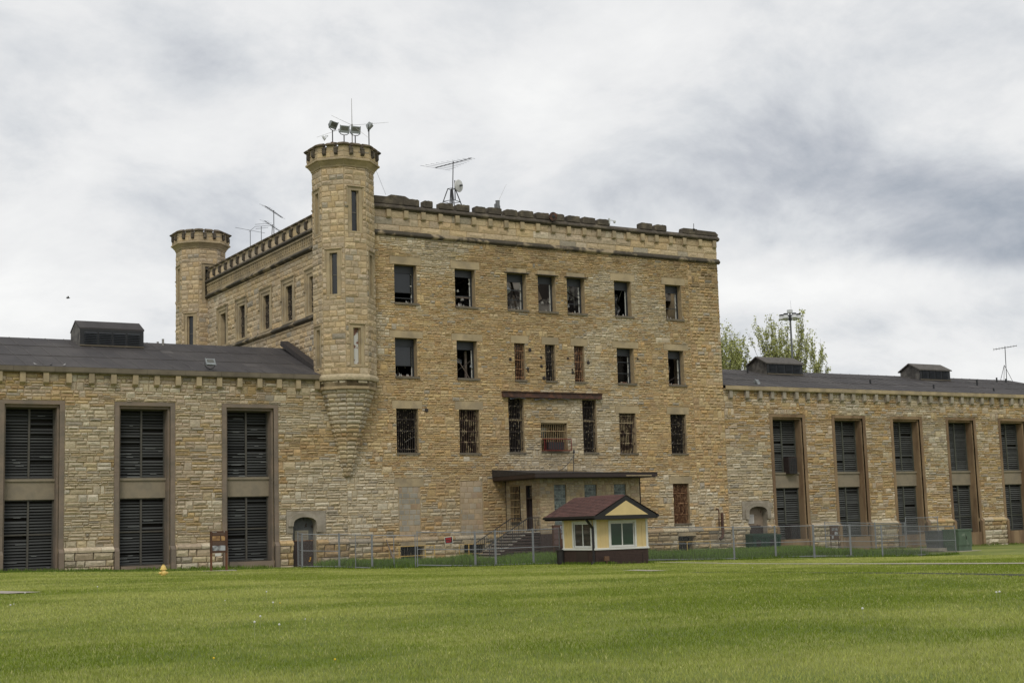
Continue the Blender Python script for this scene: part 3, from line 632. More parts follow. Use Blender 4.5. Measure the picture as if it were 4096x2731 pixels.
# turrets ------------------------------------------------------------
RT = 1.80; AP = RT*math.cos(PI/8); SD = 2*RT*math.sin(PI/8)
tp = palette(SAND, PINK, .28, 60.)
def oct_lathe(mb, prof, cx, cy, m=None, col=None): mb.lathe((cx, cy, 0), [(r, z) for r, z in prof], n=8, phase=PI/8, m=m, col=col)
def face(cx, cy, k, r):
    th = -PI/2+k*PI/4; a = r*math.cos(PI/8); return Fr(cx+math.cos(th)*a, cy+math.sin(th)*a, math.cos(th), math.sin(th)), 2*r*math.sin(PI/8)
def turret(cx, cy, root, corbel=True):
    rg = random.Random(77)
    WZ = {0: [(19.62, 22.02), (11.9, 14.0)], 1: [(15.95, 18.35)], 2: [(19.62, 22.02), (11.9, 14.0)], 7: [(15.95, 18.35)], 6: [(19.62, 22.02), (11.9, 14.0)], 3: [(15.95, 18.35)], 5: [(15.95, 18.35)], 4: [(19.62, 22.02)]}
    b = MB()
    for k in range(8):
        fr, sd = face(cx, cy, k, RT)
        for q in subtract([(-sd/2, sd/2, 10.5, 23.5)], [(-.34, .34, z0-.05, z1+.05) for z0, z1 in WZ[k]]): fr.sec(b, q[0], q[1], [(-.25, q[2]), (0, q[2]), (0, q[3]), (-.25, q[3])], 0 if q[0] > -sd/2+.01 else math.tan(PI/8), 0 if q[1] < sd/2-.01 else math.tan(PI/8))
    b.lathe((cx, cy, 0), [(RT-.32, 10.5), (RT-.32, 23.5)], n=8, phase=PI/8)
    o = b.build('turret', M_MORTAR, root)
    b = MB()
    for k in range(8):
        fr, sd = face(cx, cy, k, RT)
        st = []; z = 11.35
        while z < 23.38:
            h = min(rg.uniform(.29, .38), 23.4-z); n = rg.choice((2, 3, 3)); off = rg.uniform(-.15, .15)
            xs = [-sd/2+.005]+[(-sd/2+sd*(i+1)/n+off) for i in range(n-1)]+[sd/2-.005]
            for a, c in zip(xs[:-1], xs[1:]): st.append((a, c, z, z+h))
            z += h
        stones(b, fr, subtract(st, [(-.44, .44, z0-.10, z1+.22) for z0, z1 in WZ[k]]), rg, tp, prot=(.012, .045), g=.007)
    b.build('stone_facing', M_STONE, o)
    for k in range(8):
        fr, sd = face(cx, cy, k, RT)
        for z0, z1 in WZ[k]:
            b = MB()
            for a, c, d, e in ((-.44, -.24, z0-.1, z1+.22), (.24, .44, z0-.1, z1+.22), (-.24, .24, z1, z1+.22), (-.24, .24, z0-.1, z0)): fr.box(b, a, c, d, e, -.22, .02)
            fr.box(b, -.24, -.16, z0, z1, -.28, -.10); fr.box(b, .16, .24, z0, z1, -.28, -.10)
            hood(fr, b, -.54, .54, z1+.26, z1-.85, w=.07, t=.09)
            w = b.build('slit_window', M_TRIM, o)
            b = MB(); fr.box(b, -.16, .16, z0, z1, -.22, -.2); b.build('pane', M_WHSTUFF if (z0 < 12 and k == 0) else M_GLASS, w)
            b = MB()
            if not (z0 < 12 and k == 0): fr.box(b, -.16, .16, (z0+z1)/2-.1, (z0+z1)/2-.05, -.19, -.16); fr.box(b, -.16, -.135, z0, z1, -.2, -.16); fr.box(b, .135, .16, z0, z1, -.2, -.16); b.build('sash_frame', M_VENTS, w)
    # crown
    b = MB(); oct_lathe(b, [(RT-.1, 23.38), (RT+.06, 23.40), (RT+.10, 23.5), (2.10, 23.72), (2.19, 23.76), (2.19, 23.84), (2.10, 23.92), (1.9, 24.0)], cx, cy)
    oct_lathe(b, [(1.7, 23.9), (2.09, 23.92), (2.09, 24.36), (1.7, 24.36)], cx, cy)
    cr = b.build('crown', M_TRIM, o)
    b = MB()
    for k in range(8):
        fr, sd = face(cx, cy, k, 2.10); a2 = sd/2
        stones(b, fr, [(-a2, -.02, 23.92, 24.2), (-.02, a2, 23.92, 24.2), (-a2, -.45, 24.2, 24.38), (-.45, .15, 24.2, 24.38), (.15, a2, 24.2, 24.38)], rg, palette(SAND, PINK, .3, 80.), prot=(.015, .02), rock=.05, g=.005)
    b.build('crown_ashlar', M_ASH, o)
    T = math.tan(PI/8)
    for k in range(8):
        fr, sd = face(cx, cy, k, 2.12); a2 = sd/2
        frn, _ = face(cx, cy, (k+1) % 8, 2.12)
        b = MB()      # corner merlon shared with the next face
        for f2, u0, u1, e0, e1 in ((fr, .48, a2, 0, T), (frn, -a2, -.48, T, 0)):
            f2.sec(b, u0, u1, [(-.3, 24.3), (0, 24.3), (0, 24.59), (-.3, 24.59)], -e0 if e0 else 0, -e1 if e1 else 0, m=1); cap(f2, b, u0-(.03 if not e0 else 0), u1+(.03 if not e1 else 0), 24.595, e0, e1)
        b.build('merlon', [M_CAPT, M_TRIM], o)
        b = MB(); fr.box(b, -.23, .23, 24.3, 24.59, -.3, 0, m=1); cap(fr, b, -.26, .26, 24.60); b.build('merlon', [M_CAPT, M_TRIM], o)
        for c in (-.36, .36):
            b = MB(); cap(fr, b, c-.115, c+.115, 24.36); fr.box(b, c-.1, c+.1, 24.13, 24.36, 0, .15); fr.sec(b, c-.1, c+.1, [(0, 24.03), (.1, 24.06), (.15, 24.13), (0, 24.13)]); b.build('bracket', M_CAP, o)
    if corbel:
        b = MB(); bb = MB(); zt = 11.35; n = 22; z = zt
        oct_lathe(bb, [(RT, 10.66), (RT+.0, 11.35)], cx, cy)
        cp = palette(WARM+SAND, PALE, .42, 90.)
        hs = [(5.55+(10.9-5.55)*(1-i/n), ) for i in range(n+1)]
        oct_lathe(bb, [(RT-.05, 10.9), (RT+.02, 11.36)], cx, cy)
        for k in (6, 7, 0, 1, 2):
            fr, sd = face(cx, cy, k, RT+.02)
            fr.sec(b, -sd/2, sd/2, [(0, 10.98), (.07, 11.0), (.10, 11.1), (.10, 11.2), (.0, 11.36)], T, T, col=(.46, .38, .25))
        for i in range(n):
            zz1 = 10.98-(10.98-5.6)*i/n; zz0 = 10.98-(10.98-5.6)*(i+1)/n; R_ = .22+(RT-.02-.22)*(1-i/n)**1.0+rg.uniform(-.012, .012)
            oct_lathe(bb, [(R_-.11, zz0-.02), (R_-.05, zz0+.02), (R_-.03, zz1)], cx, cy)
            for k in (6, 7, 0, 1, 2):
                fr, sd = face(cx, cy, k, R_-.05); nst = max(1, round(sd/rg.uniform(.38, .6))); q = [-sd/2+sd*j/nst for j in range(nst+1)]
                stones(b, fr, [(q[j]-.002, q[j+1]+.002, zz0+.035, zz1+.01) for j in range(nst)], rg, cp, prot=(.04, .075), g=.005)
        bb.build('corbel_core', M_MORTAR, o); b.build('corbel', M_STONE, o)
    return o
t1 = turret(X0, 0, main)
t2 = copy_tree(t1, main, Vector((0, 26.0, 0)))

# ------------------------------------------------------------------ cell-house wings
def louvre(fr, u0, u1, z0, z1, W, mb_s, mb_m, rng, right=False, rows=None):
    um = (u0+u1)/2
    for a, c in ((u0, u0+.07), (u1-.07, u1), (um-.05, um+.05)): fr.box(mb_m, a, c, z0, z1, W-.1, W+.04)
    fr.box(mb_m, u0, u1, z1-.06, z1-.001, W-.1, W+.035); fr.box(mb_m, u0, u1, z0+.001, z0+.06, W-.1, W+.035)
    for t in (rows or []): z = z0+(z1-z0)*t; fr.box(mb_m, u0, u1, z-.04, z+.04, W-.09, W+.05)
    p = .152; n = int((z1-z0-.12)/p)
    for a, c in ((u0+.07, um-.05), (um+.05, u1-.07)):
        dead = rng.random() < .5; zd = rng.uniform(.2, .6)
        for i in range(n):
            z = z0+.07+i*p; t = i/n
            base = rng.uniform(.030, .052); op = .04 if not right else .05
            if abs(t-zd) < .12 and dead: base *= .55
            if right: base = rng.uniform(.045, .085); 
            col = (base, base*1.05, base*.98)
            dz = rng.uniform(.085, .11)
            if rng.random() < (.03 if right else .045): continue
            if rng.random() < .06: dz *= rng.choice((.3, 1.35))
            fr.sec(mb_s, a, c, [(W-.07, z+dz), (W+.0, z), (W+.012, z+.012), (W-.06, z+dz+.012)], col=col)
            if not right and rng.random() < (.28 if t < .45 else .08):   # chalky streak on the slat's lip
                uu = rng.uniform(a, c-.25); fr.box(mb_s, uu, min(c, uu+rng.uniform(.15, .8)), z-.004, z+.016, W+.012, W+.018, col=(.24, .25, .24))
def wing(name, label, xa, xb, bays, root_loc, right, seed, doorrect, zc, ridge, vents, brx, L):
    root = thing(name, label, 'building', root_loc)
    rg = random.Random(seed)
    ops = [(c-1.38, c+1.38, 1.0, 9.44) for c in bays]
    b = MB()
    for r in subtract([(xa, xb, -.6, zc)], ops+doorrect[1]): FM.box(b, r[0], r[1], r[2], r[3], -.95, 0)
    b.build('wall_backing', M_MORTAR, root)
    mt = M_TRIMR if right else M_TRIML
    sk = [(a-.26, c+.26, 0, 9.64) for a, c, d, e in ops]+doorrect[0]
    b = MB()
    if right: pal = palette(WARM+PINK, PALE, .30, 21., .12)
    else: pal = palette(WARM+PINK, PALE+PINK, .48, 31., .14)
    PM = palette(WARM, PALE, .30, 3.1, .15)
    def palx(u, z, r_):
        if not right:
            if u > 29.0: return PM(u, z, r_)
            if z < 9.4 and u < 26: return palette(PINK+WARM[:2], PALE, .58, 34.)(u, z, r_)
        return pal(u, z, r_)
    st = rubble(xa, xb, 2.0, 9.5, rg, bh=(.3, .46), lw=(.3, .95), big=.2)+rubble(xa, xb, 9.5, zc-.0, rg, bh=(.34, .5), lw=(.25, .8), big=.35)
    stones(b, FM, subtract(st, sk), rg, palx, prot=(.02, .07))
    stones(b, FM, subtract(coursed(xa, xb, -.3, 1.78, rg, ch=(.28, .38), lw=(.45, 1.1)), sk), rg, pal, prot=(.16, .22))
    for r in subtract(coursed(xa, xb, 1.78, 2.0, rg, ch=(.22, .23), lw=(.8, 1.5)), sk):
        FM.sec(b, r[0]+.01, r[1]-.01, [(0, 1.79), (.24, 1.79), (.26, 1.9), (.06, 2.05), (0, 2.05)], col=pal(r[0], 2, rg))
    b.build('stone_wall', M_STONE, root)
    for i, c in enumerate(bays):
        a, e = c-1.38, c+1.38
        b = MB()
        for q0, q1, s in ((a-.25, a, -1), (e, e+.25, 1)):
            z = 2.02
            while z < 9.44:
                h = min(.78, 9.44-z); FM.box(b, q0, q1, z+.006, z+h, -.1, .035+rg.uniform(0, .004)); z += h
            FM.box(b, q0, q1, float(gbase(c, 0))-.2, 1.79, -.1, .24); FM.sec(b, q0, q1, [(0, 1.795), (.24, 1.795), (.035, 2.01), (0, 2.01)])
        FM.box(b, a-.25, e+.25, 9.445, 9.64, -.1, .036)
        # stepped reveal
        for q0, q1 in ((a, a+.10), (e-.10, e)): FM.box(b, q0, q1, .9, 9.44, -.95, -.14)
        FM.box(b, a+.1, e-.1, 9.30, 9.44, -.95, -.14)
        FM.box(b, a+.101, e-.101, float(gbase(c, 0))-.3, 1.0, -.95, .18)
        b.build('window_surround', mt, root)
        b = MB(); FM.box(b, a+.101, e-.101, 4.56, 5.50, -.84, -.55); FM.box(b, a+.101, e-.101, 5.5, 5.62, -.84, -.47); b.build('spandrel', M_SPAN, root)
        for z0, z1, rows in ((5.62, 9.3, ()), (1.0, 4.56, (.5,))):
            ms, mm = MB(), MB(); louvre(FM, a+.1, e-.1, z0, z1, -.72, ms, mm, rg, right, rows if not right else ((.33,) if z0 < 2 else ()))
            w = mm.build('louvred_window', M_MULLR if right else M_MULL, root); ms.build('louvres', M_SLATR if right else M_SLAT, w)
            b = MB(); FM.box(b, a+.1, e-.1, z0, z1, -.93, -.9); b.build('backing', M_DARK, w)
    for x in brx:
        b = MB(); FM.box(b, x-.14, x+.14, zc-.62, zc-.12, 0, .26+rg.uniform(-.03, .03)); FM.sec(b, x-.14, x+.14, [(0, zc-.74), (.16, zc-.70), (.24, zc-.622), (0, zc-.622)]); b.build('bracket', M_TRIM if not right else M_GREYST, root)
    b = MB(); x = xa
    while x < xb:
        w = min(rg.uniform(1.8, 2.6), xb-x); FM.sec(b, x, x+w-.01, [(-.6, zc-.12), (.30, zc-.12), (.34, zc-.06), (.34, zc+.18), (-.6, zc+.20)]); x += w
    b.build('coping', M_GUT if not right else M_TRIM, root)
    ry, rz = ridge; b = MB(); y0 = -.28; z0 = zc+.205
    b.add([(xa, y0, z0), (xb, y0, z0), (xb, ry, rz), (xa, ry, rz), (xb, 2*ry+.5, z0), (xa, 2*ry+.5, z0), (xa, y0, z0-.2), (xb, y0, z0-.2), (xb, 2*ry+.5, z0-.2), (xa, 2*ry+.5, z0-.2)],
          [(0, 1, 2, 3), (3, 2, 4, 5), (6, 7, 1, 0), (5, 4, 8, 9), (6, 9, 8, 7), (1, 7, 8, 4, 2), (0, 3, 5, 9, 6)])
    b.build('roof', M_ROOF, root)
    b = MB(); sl = (rz-z0)/(ry-y0)
    for x in np.arange(xa+.6, xb, 1.0): x = float(x)+rg.uniform(-.08, .08); b.bar((x, y0, z0+.006), (x, ry, rz+.006), .05, .02)
    for y in (2.9, 6.1): b.bar((xa, y, z0+sl*(y-y0)+.008), (xb, y, z0+sl*(y-y0)+.008), .06, .025)
    for i in range(9):      # felt patches
        x = rg.uniform(xa+1, xb-2.5); y = rg.uniform(.6, 7.6); w_, l_ = rg.uniform(.5, 1.6), rg.uniform(.4, 1.1); zz = lambda y: z0+sl*(y-y0)+.012
        b.prism([(x, y, zz(y)), (x+w_, y+rg.uniform(-.05, .05), zz(y)), (x+w_, y+l_, zz(y+l_)), (x+rg.uniform(-.05, .05), y+l_, zz(y+l_))], (0, 0, -.02))
    b.build('roof_seam', M_SEAM, root)
    for x0, x1 in vents:
        yf = 6.7; zf = z0+sl*(yf-y0); ze = zf+(1.0 if not right else .86); yv = yf+1.05; zr = ze+.52; yb = 2*yv-yf
        b = MB(); b.add([(x0, yf, zf-.5), (x0, yb, zf-.5), (x0, yb, ze), (x0, yv, zr-.02), (x0, yf, ze), (x1, yf, zf-.5), (x1, yb, zf-.5), (x1, yb, ze), (x1, yv, zr-.02), (x1, yf, ze)],
              [(0, 1, 2, 3, 4), (9, 8, 7, 6, 5), (0, 4, 9, 5), (1, 6, 7, 2), (4, 3, 8, 9), (3, 2, 7, 8)])
        v = b.build('roof_ventilator', M_VENTS, root)
        e = .14 if right else .03; b = MB()
        for s in (1, -1):
            ya, yb2 = (yf-e, yv) if s == 1 else (yb+e, yv); k = (zr-ze)/(yv-yf)
            b.prism([(x0-e, ya, ze-k*e+.02), (x1+e, ya, ze-k*e+.02), (x1+e, yb2, zr+.02), (x0-e, yb2, zr+.02)], (0, 0, .09))
        b.build('ventilator_roof', M_ROOF if not right else mat('worn_grey_felt', (.10, .09, .08), .9, var=.3, vscale=3), v)
        b = MB(); b.box(x0+.02, x1-.02, yf-.06, yf+.02, zf-.1, ze-.0, m=0); n = 4
        b.box(x0+.0, x1-.0, yf-.12, yf-.06, zf+.02, zf+.09, m=2)
        for q in range(n):
            a = x0+.2+(x1-x0-.4)*q/n+.05; c = x0+.2+(x1-x0-.4)*(q+1)/n-.05
            for i in range(7): z = zf+.16+i*.1; b.add([(a, yf-.13, z), (c, yf-.13, z), (c, yf-.065, z+.07), (a, yf-.065, z+.07)], [(0, 1, 2, 3)], 1)
        b.build('louvre', [M_VENT, M_FRAME, M_GUT], v)
    return root
BL = [21.85+5.86*k for k in (-2, -1, 0, 1)]
BL = [10.1, 16.0, 21.85, 27.75]
c5 = lambda x, y: (x/3.36, 1250+y/3.36)
BX = [15.46-1.15*k for k in range(1, 9)][::-1]+[15.46+1.162*k for k in range(16)]
wl = wing('left_cell_house', 'low limestone cell house left of the tower with tall louvred windows and a dark roof', -4, X0, BL, (22, 4, .8), False, 101,
          ([(DOORL[0], DOORL[1], 2.45, DOORL[3]), (DOORLo[0]-.02, DOORLo[1]+.02, -.3, 2.45)], [(DOORLo[0]-.16, DOORLo[1]+.16, .3, DOORLo[3]+.05)]), 11.2, (9.0, 14.1), [(20.0, 23.7)], [x for x in BX if x < 33], 'l')
BR = [67.1+5.78*k for k in range(6)]
RBX = []
cr = lambda x, y: (2800+x/1.306, 1150+y/1.306)
for x, y in [(152, 550), (237, 552), (304, 555), (368, 557), (431, 559), (493, 561), (555, 563), (615, 565), (674, 567), (732, 569), (791, 570), (850, 571), (909, 573), (968, 575), (1027, 577), (1082, 577), (1138, 579), (1193, 581), (1250, 583), (1305, 584), (1358, 585), (1411, 587), (1463, 588), (1514, 590), (1566, 591), (1617, 593), (1667, 594)]:
    RBX.append(N(*cr(x, y)).x)
RBX += [RBX[-1]+1.2*k for k in range(1, 5)]
DR = (62.64, 65.05, -.3, 3.68); DRo = (63.15, 64.75, -.3, 3.34)
wr = wing('right_cell_house', 'long limestone cell house right of the tall block with deep ochre window recesses', X1+.0, 101, BR, (78, 4, .1), True, 202,
          ([(DR[0], DR[1], 2.45, DR[3]), (DRo[0]-.02, DRo[1]+.02, -.3, 2.45)], [(DRo[0]-.16, DRo[1]+.16, -.3, DRo[3]+.05)]), 11.33, (9.0, 13.85), [(71.3, 74.9), (87.6, 91.1)], RBX, 'r')
# curb flashing where the left roof meets the tower
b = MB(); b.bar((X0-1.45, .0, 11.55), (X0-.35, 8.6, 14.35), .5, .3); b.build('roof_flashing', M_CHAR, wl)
# arched doorways
def archdoor(r, ro, root, right):
    (a, c, z0, z1), (ia, ic, _, zt) = r, ro
    zs = zt-.42; cx = (ia+ic)/2; hw = (ic-ia)/2
    def arc(n, hw_, zs_, h): return [(cx-hw_*math.cos(PI*i/n), zs_+h*math.sin(PI*i/n)**.8) for i in range(n+1)]
    b = MB(); z0 = z0+.02
    inner = arc(12, hw, zs, zt-zs-.02)
    lp = [(a, z0), (ia, z0)]+inner+[(ic, z0), (c, z0), (c, z1), (a, z1)]
    # left jamb, right jamb, head made of strips so that nothing overlaps
    FM.box(b, a, ia, 2.46, zs, -.5, .06); FM.box(b, ic, c, 2.46, zs, -.5, .06); FM.box(b, ia-.15, ia, z0, 2.455, -.9, .015); FM.box(b, ic, ic+.15, z0, 2.455, -.9, .015)
    b.prism([FM.p(a, zs+.001, .06), FM.p(a, z1, .06)]+[FM.p(ia, z1, .06), FM.p(ia, zs+.001, .06)], (0, .5, 0)); b.prism([FM.p(ic, zs+.001, .06), FM.p(ic, z1, .06), FM.p(c, z1, .06), FM.p(c, zs+.001, .06)], (0, .5, 0))
    for (u0, q0), (u1, q1) in zip(inner[:-1], inner[1:]):
        if u1-u0 > 1e-4: b.prism([FM.p(u0, q0, .06), FM.p(u0, z1, .06), FM.p(u1, z1, .06), FM.p(u1, q1, .06)], (0, .5, 0))
    o = b.build('door_surround', M_GREYST, root)
    b = MB(); outer = arc(12, hw+.30, zs+.0, zt-zs+.24)
    for (p, q), (p2, q2) in zip(zip(inner[:-1], outer[:-1]), zip(inner[1:], outer[1:])):
        b.prism([FM.p(*p, .062), FM.p(*q, .062), FM.p(*q2, .062), FM.p(*p2, .062)], (0, -.10, 0))
    for s, e in ((-1, cx-hw-.30), (1, cx+hw)): FM.box(b, e+.0, e+.30, zs-.45 if s > 0 or right else zs-.1, zs, .062, .162)
    b.build('arch_mould', M_GREYST, o)
    b = MB(); b.prism([FM.p(ia, z0, -.4)]+[FM.p(u, z, -.4) for u, z in inner]+[FM.p(ic, z0, -.4)], (0, .06, 0))
    d = b.build('door', M_PANELT if right else M_PANELG, root)
    b = MB()
    if right:
        FM.box(b, ia+.02, ic-.25, 1.98, 2.04, -.39, -.33, m=1); FM.box(b, ia+.14, ia+.80, 2.18, 2.78, -.39, -.36, m=0)
        for z in np.arange(2.24, 2.76, .075): FM.box(b, ia+.2, ia+.74, float(z), float(z)+.02, -.359, -.354, m=2)
        FM.box(b, ia+.05, ic-.05, z0, 1.95, -.39, -.34, m=1)
    else:
        FM.box(b, ia+.26, ic-.3, 2.05, 2.6, -.39, -.365, m=0); FM.box(b, ia+.0, ic-.03, z0, 2.02, -.39, -.34, m=1); FM.box(b, ia, ic, 2.0, 2.05, -.339, -.32, m=3)
        for z in (2.12, 2.2, 2.3, 2.38, 2.46): FM.box(b, ia+.3, ic-.36, z, z+.03, -.364, -.36, m=2)
        FM.box(b, ia+.32, ia+.36, z0+.05, 1.95, -.339, -.335, m=1)
        for (u, z) in ((ic-.22, .98), (ic-.27, .88), (ic-.21, 1.05)): FM.box(b, u-.03, u+.03, z-.04, z+.04, -.33, -.28, m=4)
    b.build('leaf', [M_PALE if right else mat('faded_notice', (.28, .26, .2), .8), M_DOOR, M_TXT, M_RUST, M_ORNG], d)
archdoor(DOORL, DOORLo, wl, False)
archdoor(DR, DRo, wr, True)
BLOBS = [(3850, 820, .17, .030, -.24, -.14), (3900, 1000, .12, .014, -.18, -.1), (3550, 640, .14, .03, -.07, -.1), (500, 300, .15, .03, -.09, .05), (900, 500, .12, .035, .15, 0), (3200, 1170, .20, .014, .18, 0), (3500, 1330, .3, .03, .12, 0), (250, 1000, .10, .02, -.07, 0), (300, 650, .2, .04, .06, 0), (3900, 100, .14, .03, -.09, 0), (3000, 250, .15, .04, .08, 0), (2200, 250, .1, .04, .05, 0), (2600, 800, .10, .03, -.05, 0)]
SKYRAMP = [(.20, (.37, .41, .47)), (.84, (.97, .97, .96)), (.36, (.54, .565, .61)), (.49, (.71, .73, .755)), (.62, (.85, .855, .86))]
# ------------------------------------------------------------------ entrance annex
ax = thing('entrance_annex', 'flat-roofed stone entrance annex with glass-block windows, behind the yellow booth', 'building', (47.7, -2, .5))
AX0, AX1, AY = 44.1, 51.29, -4.0
FA = Fr(0, AY, 0, -1); FAL = Fr(AX0, 0, -1, 0)
GB = [(45.08, 45.94, 2.3, 4.84), (47.24, 48.13, 3.0, 4.83), (49.39, 50.28, 3.0, 4.83)]
LW, LD = (.60, 1.74, 2.77, 4.88), (2.38, 3.10, 2.15, 4.86)    # -y ranges on the left face
lw, ld = (LW[0], LW[1], LW[2], LW[3]), (LD[0], LD[1], LD[2], LD[3])
b = MB()
for r in subtract([(AX0, AX1, .1, 5.25)], GB): FA.box(b, r[0], r[1], r[2], r[3], -.3, 0)
for r in subtract([(.06, 3.69, .1, 5.25)], [lw, ld]): FAL.box(b, r[0], r[1], r[2], r[3], -.3, 0)
b.build('wall_backing', M_MORTAR, ax)
rng = random.Random(5); b = MB()
apal = palette([(.40, .30, .16), (.37, .27, .14), (.42, .33, .19), (.35, .25, .15)], [(.40, .33, .21), (.33, .27, .18)], .4, 70., .3, gp=.03)
stones(b, FA, subtract(rubble(AX0+.9, AX1-.7, 2.0, 5.2, rng, bh=(.3, .5), lw=(.2, .45), big=.35, nsub=(2, 3))+coursed(AX0, AX0+.9, 2.0, 5.2, rng, ch=(.16, .24), lw=(.25, .45))+coursed(AX1-.7, AX1, 2.0, 5.2, rng, ch=(.16, .24), lw=(.3, .5)), GB), rng, apal, prot=(.008, .02), rock=.3)
stones(b, FAL, subtract(coursed(.06, 4.0, 2.0, 5.2, rng, ch=(.16, .28), lw=(.25, .55)), [lw, ld]), rng, apal, prot=(.008, .02), rock=.3)
b.build('stone_wall', M_STONE, ax)
b = MB(); FA.box(b, AX0, AX1, -.1, 1.98, 0, .03); FAL.box(b, 0.03, 4.03, -.1, 1.98, 0.0, .03); b.build('painted_base', M_BRICK, ax)
for g in GB:
    b = MB(); nu = 5 if g[1]-g[0] < .87 else 5; pu = (g[1]-g[0])/nu; nz_ = round((g[3]-g[2])/.2); pz = (g[3]-g[2])/nz_; rr = random.Random(3)
    FA.box(b, g[0], g[1], g[2], g[3], -.14, -.10, col=(.22, .24, .22))
    for i in range(nu):
        for j in range(nz_):
            k = rr.uniform(.05, .16); FA.sec(b, g[0]+i*pu+.014, g[0]+(i+1)*pu-.014, [(-.10, g[2]+j*pz+.014), (-.075, g[2]+j*pz+.035), (-.075, g[2]+(j+1)*pz-.035), (-.10, g[2]+(j+1)*pz-.014)], col=(k, k*1.2, k*1.1))
    b.build('glass_block_window', M_GBLK, ax)
o = barred(FAL, *lw, ax, M_CREAM, nb=7, cross=(.01, .2, .4, .6, .8, .99), W=.06, back=-.2, sill=False, seed=2)
b = MB(); FAL.box(b, lw[0]+.05, lw[1]-.05, 2.55, 2.72, .01, .04); b.build('wall_panel', M_MULL, o)
b = MB(); FAL.box(b, ld[0], ld[0]+.06, ld[2], ld[3], -.2, -.02); FAL.box(b, ld[1]-.06, ld[1], ld[2], ld[3], -.2, -.02); FAL.box(b, ld[0], ld[1], 4.05, 4.12, -.2, -.02)
d = b.build('door_frame', M_FASC, ax)
b = MB(); FAL.box(b, ld[0]+.06, ld[1]-.06, 4.12, ld[3], -.16, -.14); b.build('transom_pane', M_GLASS, d)
b = MB(); b.prism([FAL.p(ld[0]+.07, 2.2, -.2), FAL.p(ld[0]+.07, 4.05, -.2), FAL.p(ld[0]+.3, 4.05, -.75), FAL.p(ld[0]+.3, 2.2, -.75)], (0, -.04, 0)); b.build('door', M_DOOR, ax)
b = MB(); b.box(AX0+.35, AX1-.35, -1.0, -.9, .2, 5.2); b.build('partition', M_DARK, ax)
b = MB(); b.box(43.25, 51.85, -4.95, -.06, 5.20, 5.26, m=0); b.box(43.25, 51.85, -4.95, -.06, 5.261, 5.46, m=0)
b.box(43.18, 51.95, -5.02, -4.951, 5.24, 5.50, m=1); b.box(43.18, 43.249, -4.95, -.06, 5.24, 5.50, m=1)
b.box(49.6, 51.5, -5.04, -5.021, 5.27, 5.33, m=3)
b.add([(43.16, -5.04, 5.50), (51.95, -5.04, 5.50), (51.95, -.05, 5.72), (43.16, -.05, 5.92), (43.16, -5.04, 5.461), (51.95, -5.04, 5.461), (51.95, -.05, 5.461), (43.16, -.05, 5.461)], [(0, 1, 2, 3), (4, 7, 6, 5), (0, 4, 5, 1), (3, 7, 4, 0), (1, 5, 6, 2), (2, 6, 7, 3)], 2)
b.build('roof', [M_FASC, M_FASC, M_CHAR, M_TRIM], ax)
b = MB(); b.path([(51.4, -3.9, 5.2), (51.4, -3.9, 2.0)], .04); b.build('downpipe', M_FASC, ax)
p = N(1900+725/1.845, 1500+710/1.845, -3); q = N(1900+730/1.845, 1500+562/1.845, -3)
b = MB(); b.tube((p.x, -3, 5.5), q, .025, n=6); b.lathe(q, [(.03, -.12), (.07, -.05), (.05, .05), (.02, .12)], n=8)
pp = [N(1900+x/1.845, 1500+y/1.845, -3) for x, y in ((730, 590), (715, 615), (690, 650), (655, 685), (615, 710))]; b.path(pp, .018); pp[-1].z = 5.6
tag(b.build('service_mast', M_ANT, None), 'thin service mast with drooping cable standing on the annex roof', 'mast')
# steps, railings
st = thing('entrance_steps', 'brown-painted entrance steps with pale treads climbing to the annex door', 'steps', (42.5, -2.8, .5))
zg = .62; nst = 9; zl = 2.12; xs0, xs1 = 40.75, 43.3; yb0, yb1 = -3.95, -1.9
b = MB(); bt = MB()
for i in range(nst):
    z = zg+(zl-zg)*(i+1)/nst; x = xs0+(xs1-xs0)*i/nst
    b.box(x, AX0-.04, yb0, yb1, .3 if i == 0 else zg+(zl-zg)*i/nst+.001, z-.05); bt.box(x-.04, (x+(xs1-xs0)/nst+.0) if i < nst-1 else AX0-.04, yb0-.03, yb1+.03, z-.049, z)
b.build('stringer', M_BRICK, st); bt.build('tread', M_CONC, st)
def railing(y, label):
    o = thing('stair_railing', label, 'railing', (42.5, y, 1.2)); b = MB()
    pts = [(xs0-.1, zg+.85), (xs1, zl+.82), (AX0-.08, zl+.82)]
    for (xa, za), (xb, zb) in zip(pts[:-1], pts[1:]): b.bar((xa, y, za), (xb, y, zb), .045); b.bar((xa, y, za-.72), (xb, y, zb-.72), .03)
    b.build('handrail', M_ANT, o); b = MB(); n = 26
    for i in range(n+1):
        x = xs0-.1+(AX0-.08-xs0+.1)*i/n; z = np.interp(x, [q[0] for q in pts], [q[1] for q in pts]); b.bar((x, y, z-.72-(.15 if i % 6 == 0 else 0)), (x, y, z), .016 if i % 6 else .035)
    b.build('baluster', M_ANT, o)
railing(-3.9, 'black iron stair railing along the outer edge of the entrance steps'); railing(-1.95, 'black iron stair railing along the wall side of the entrance steps')

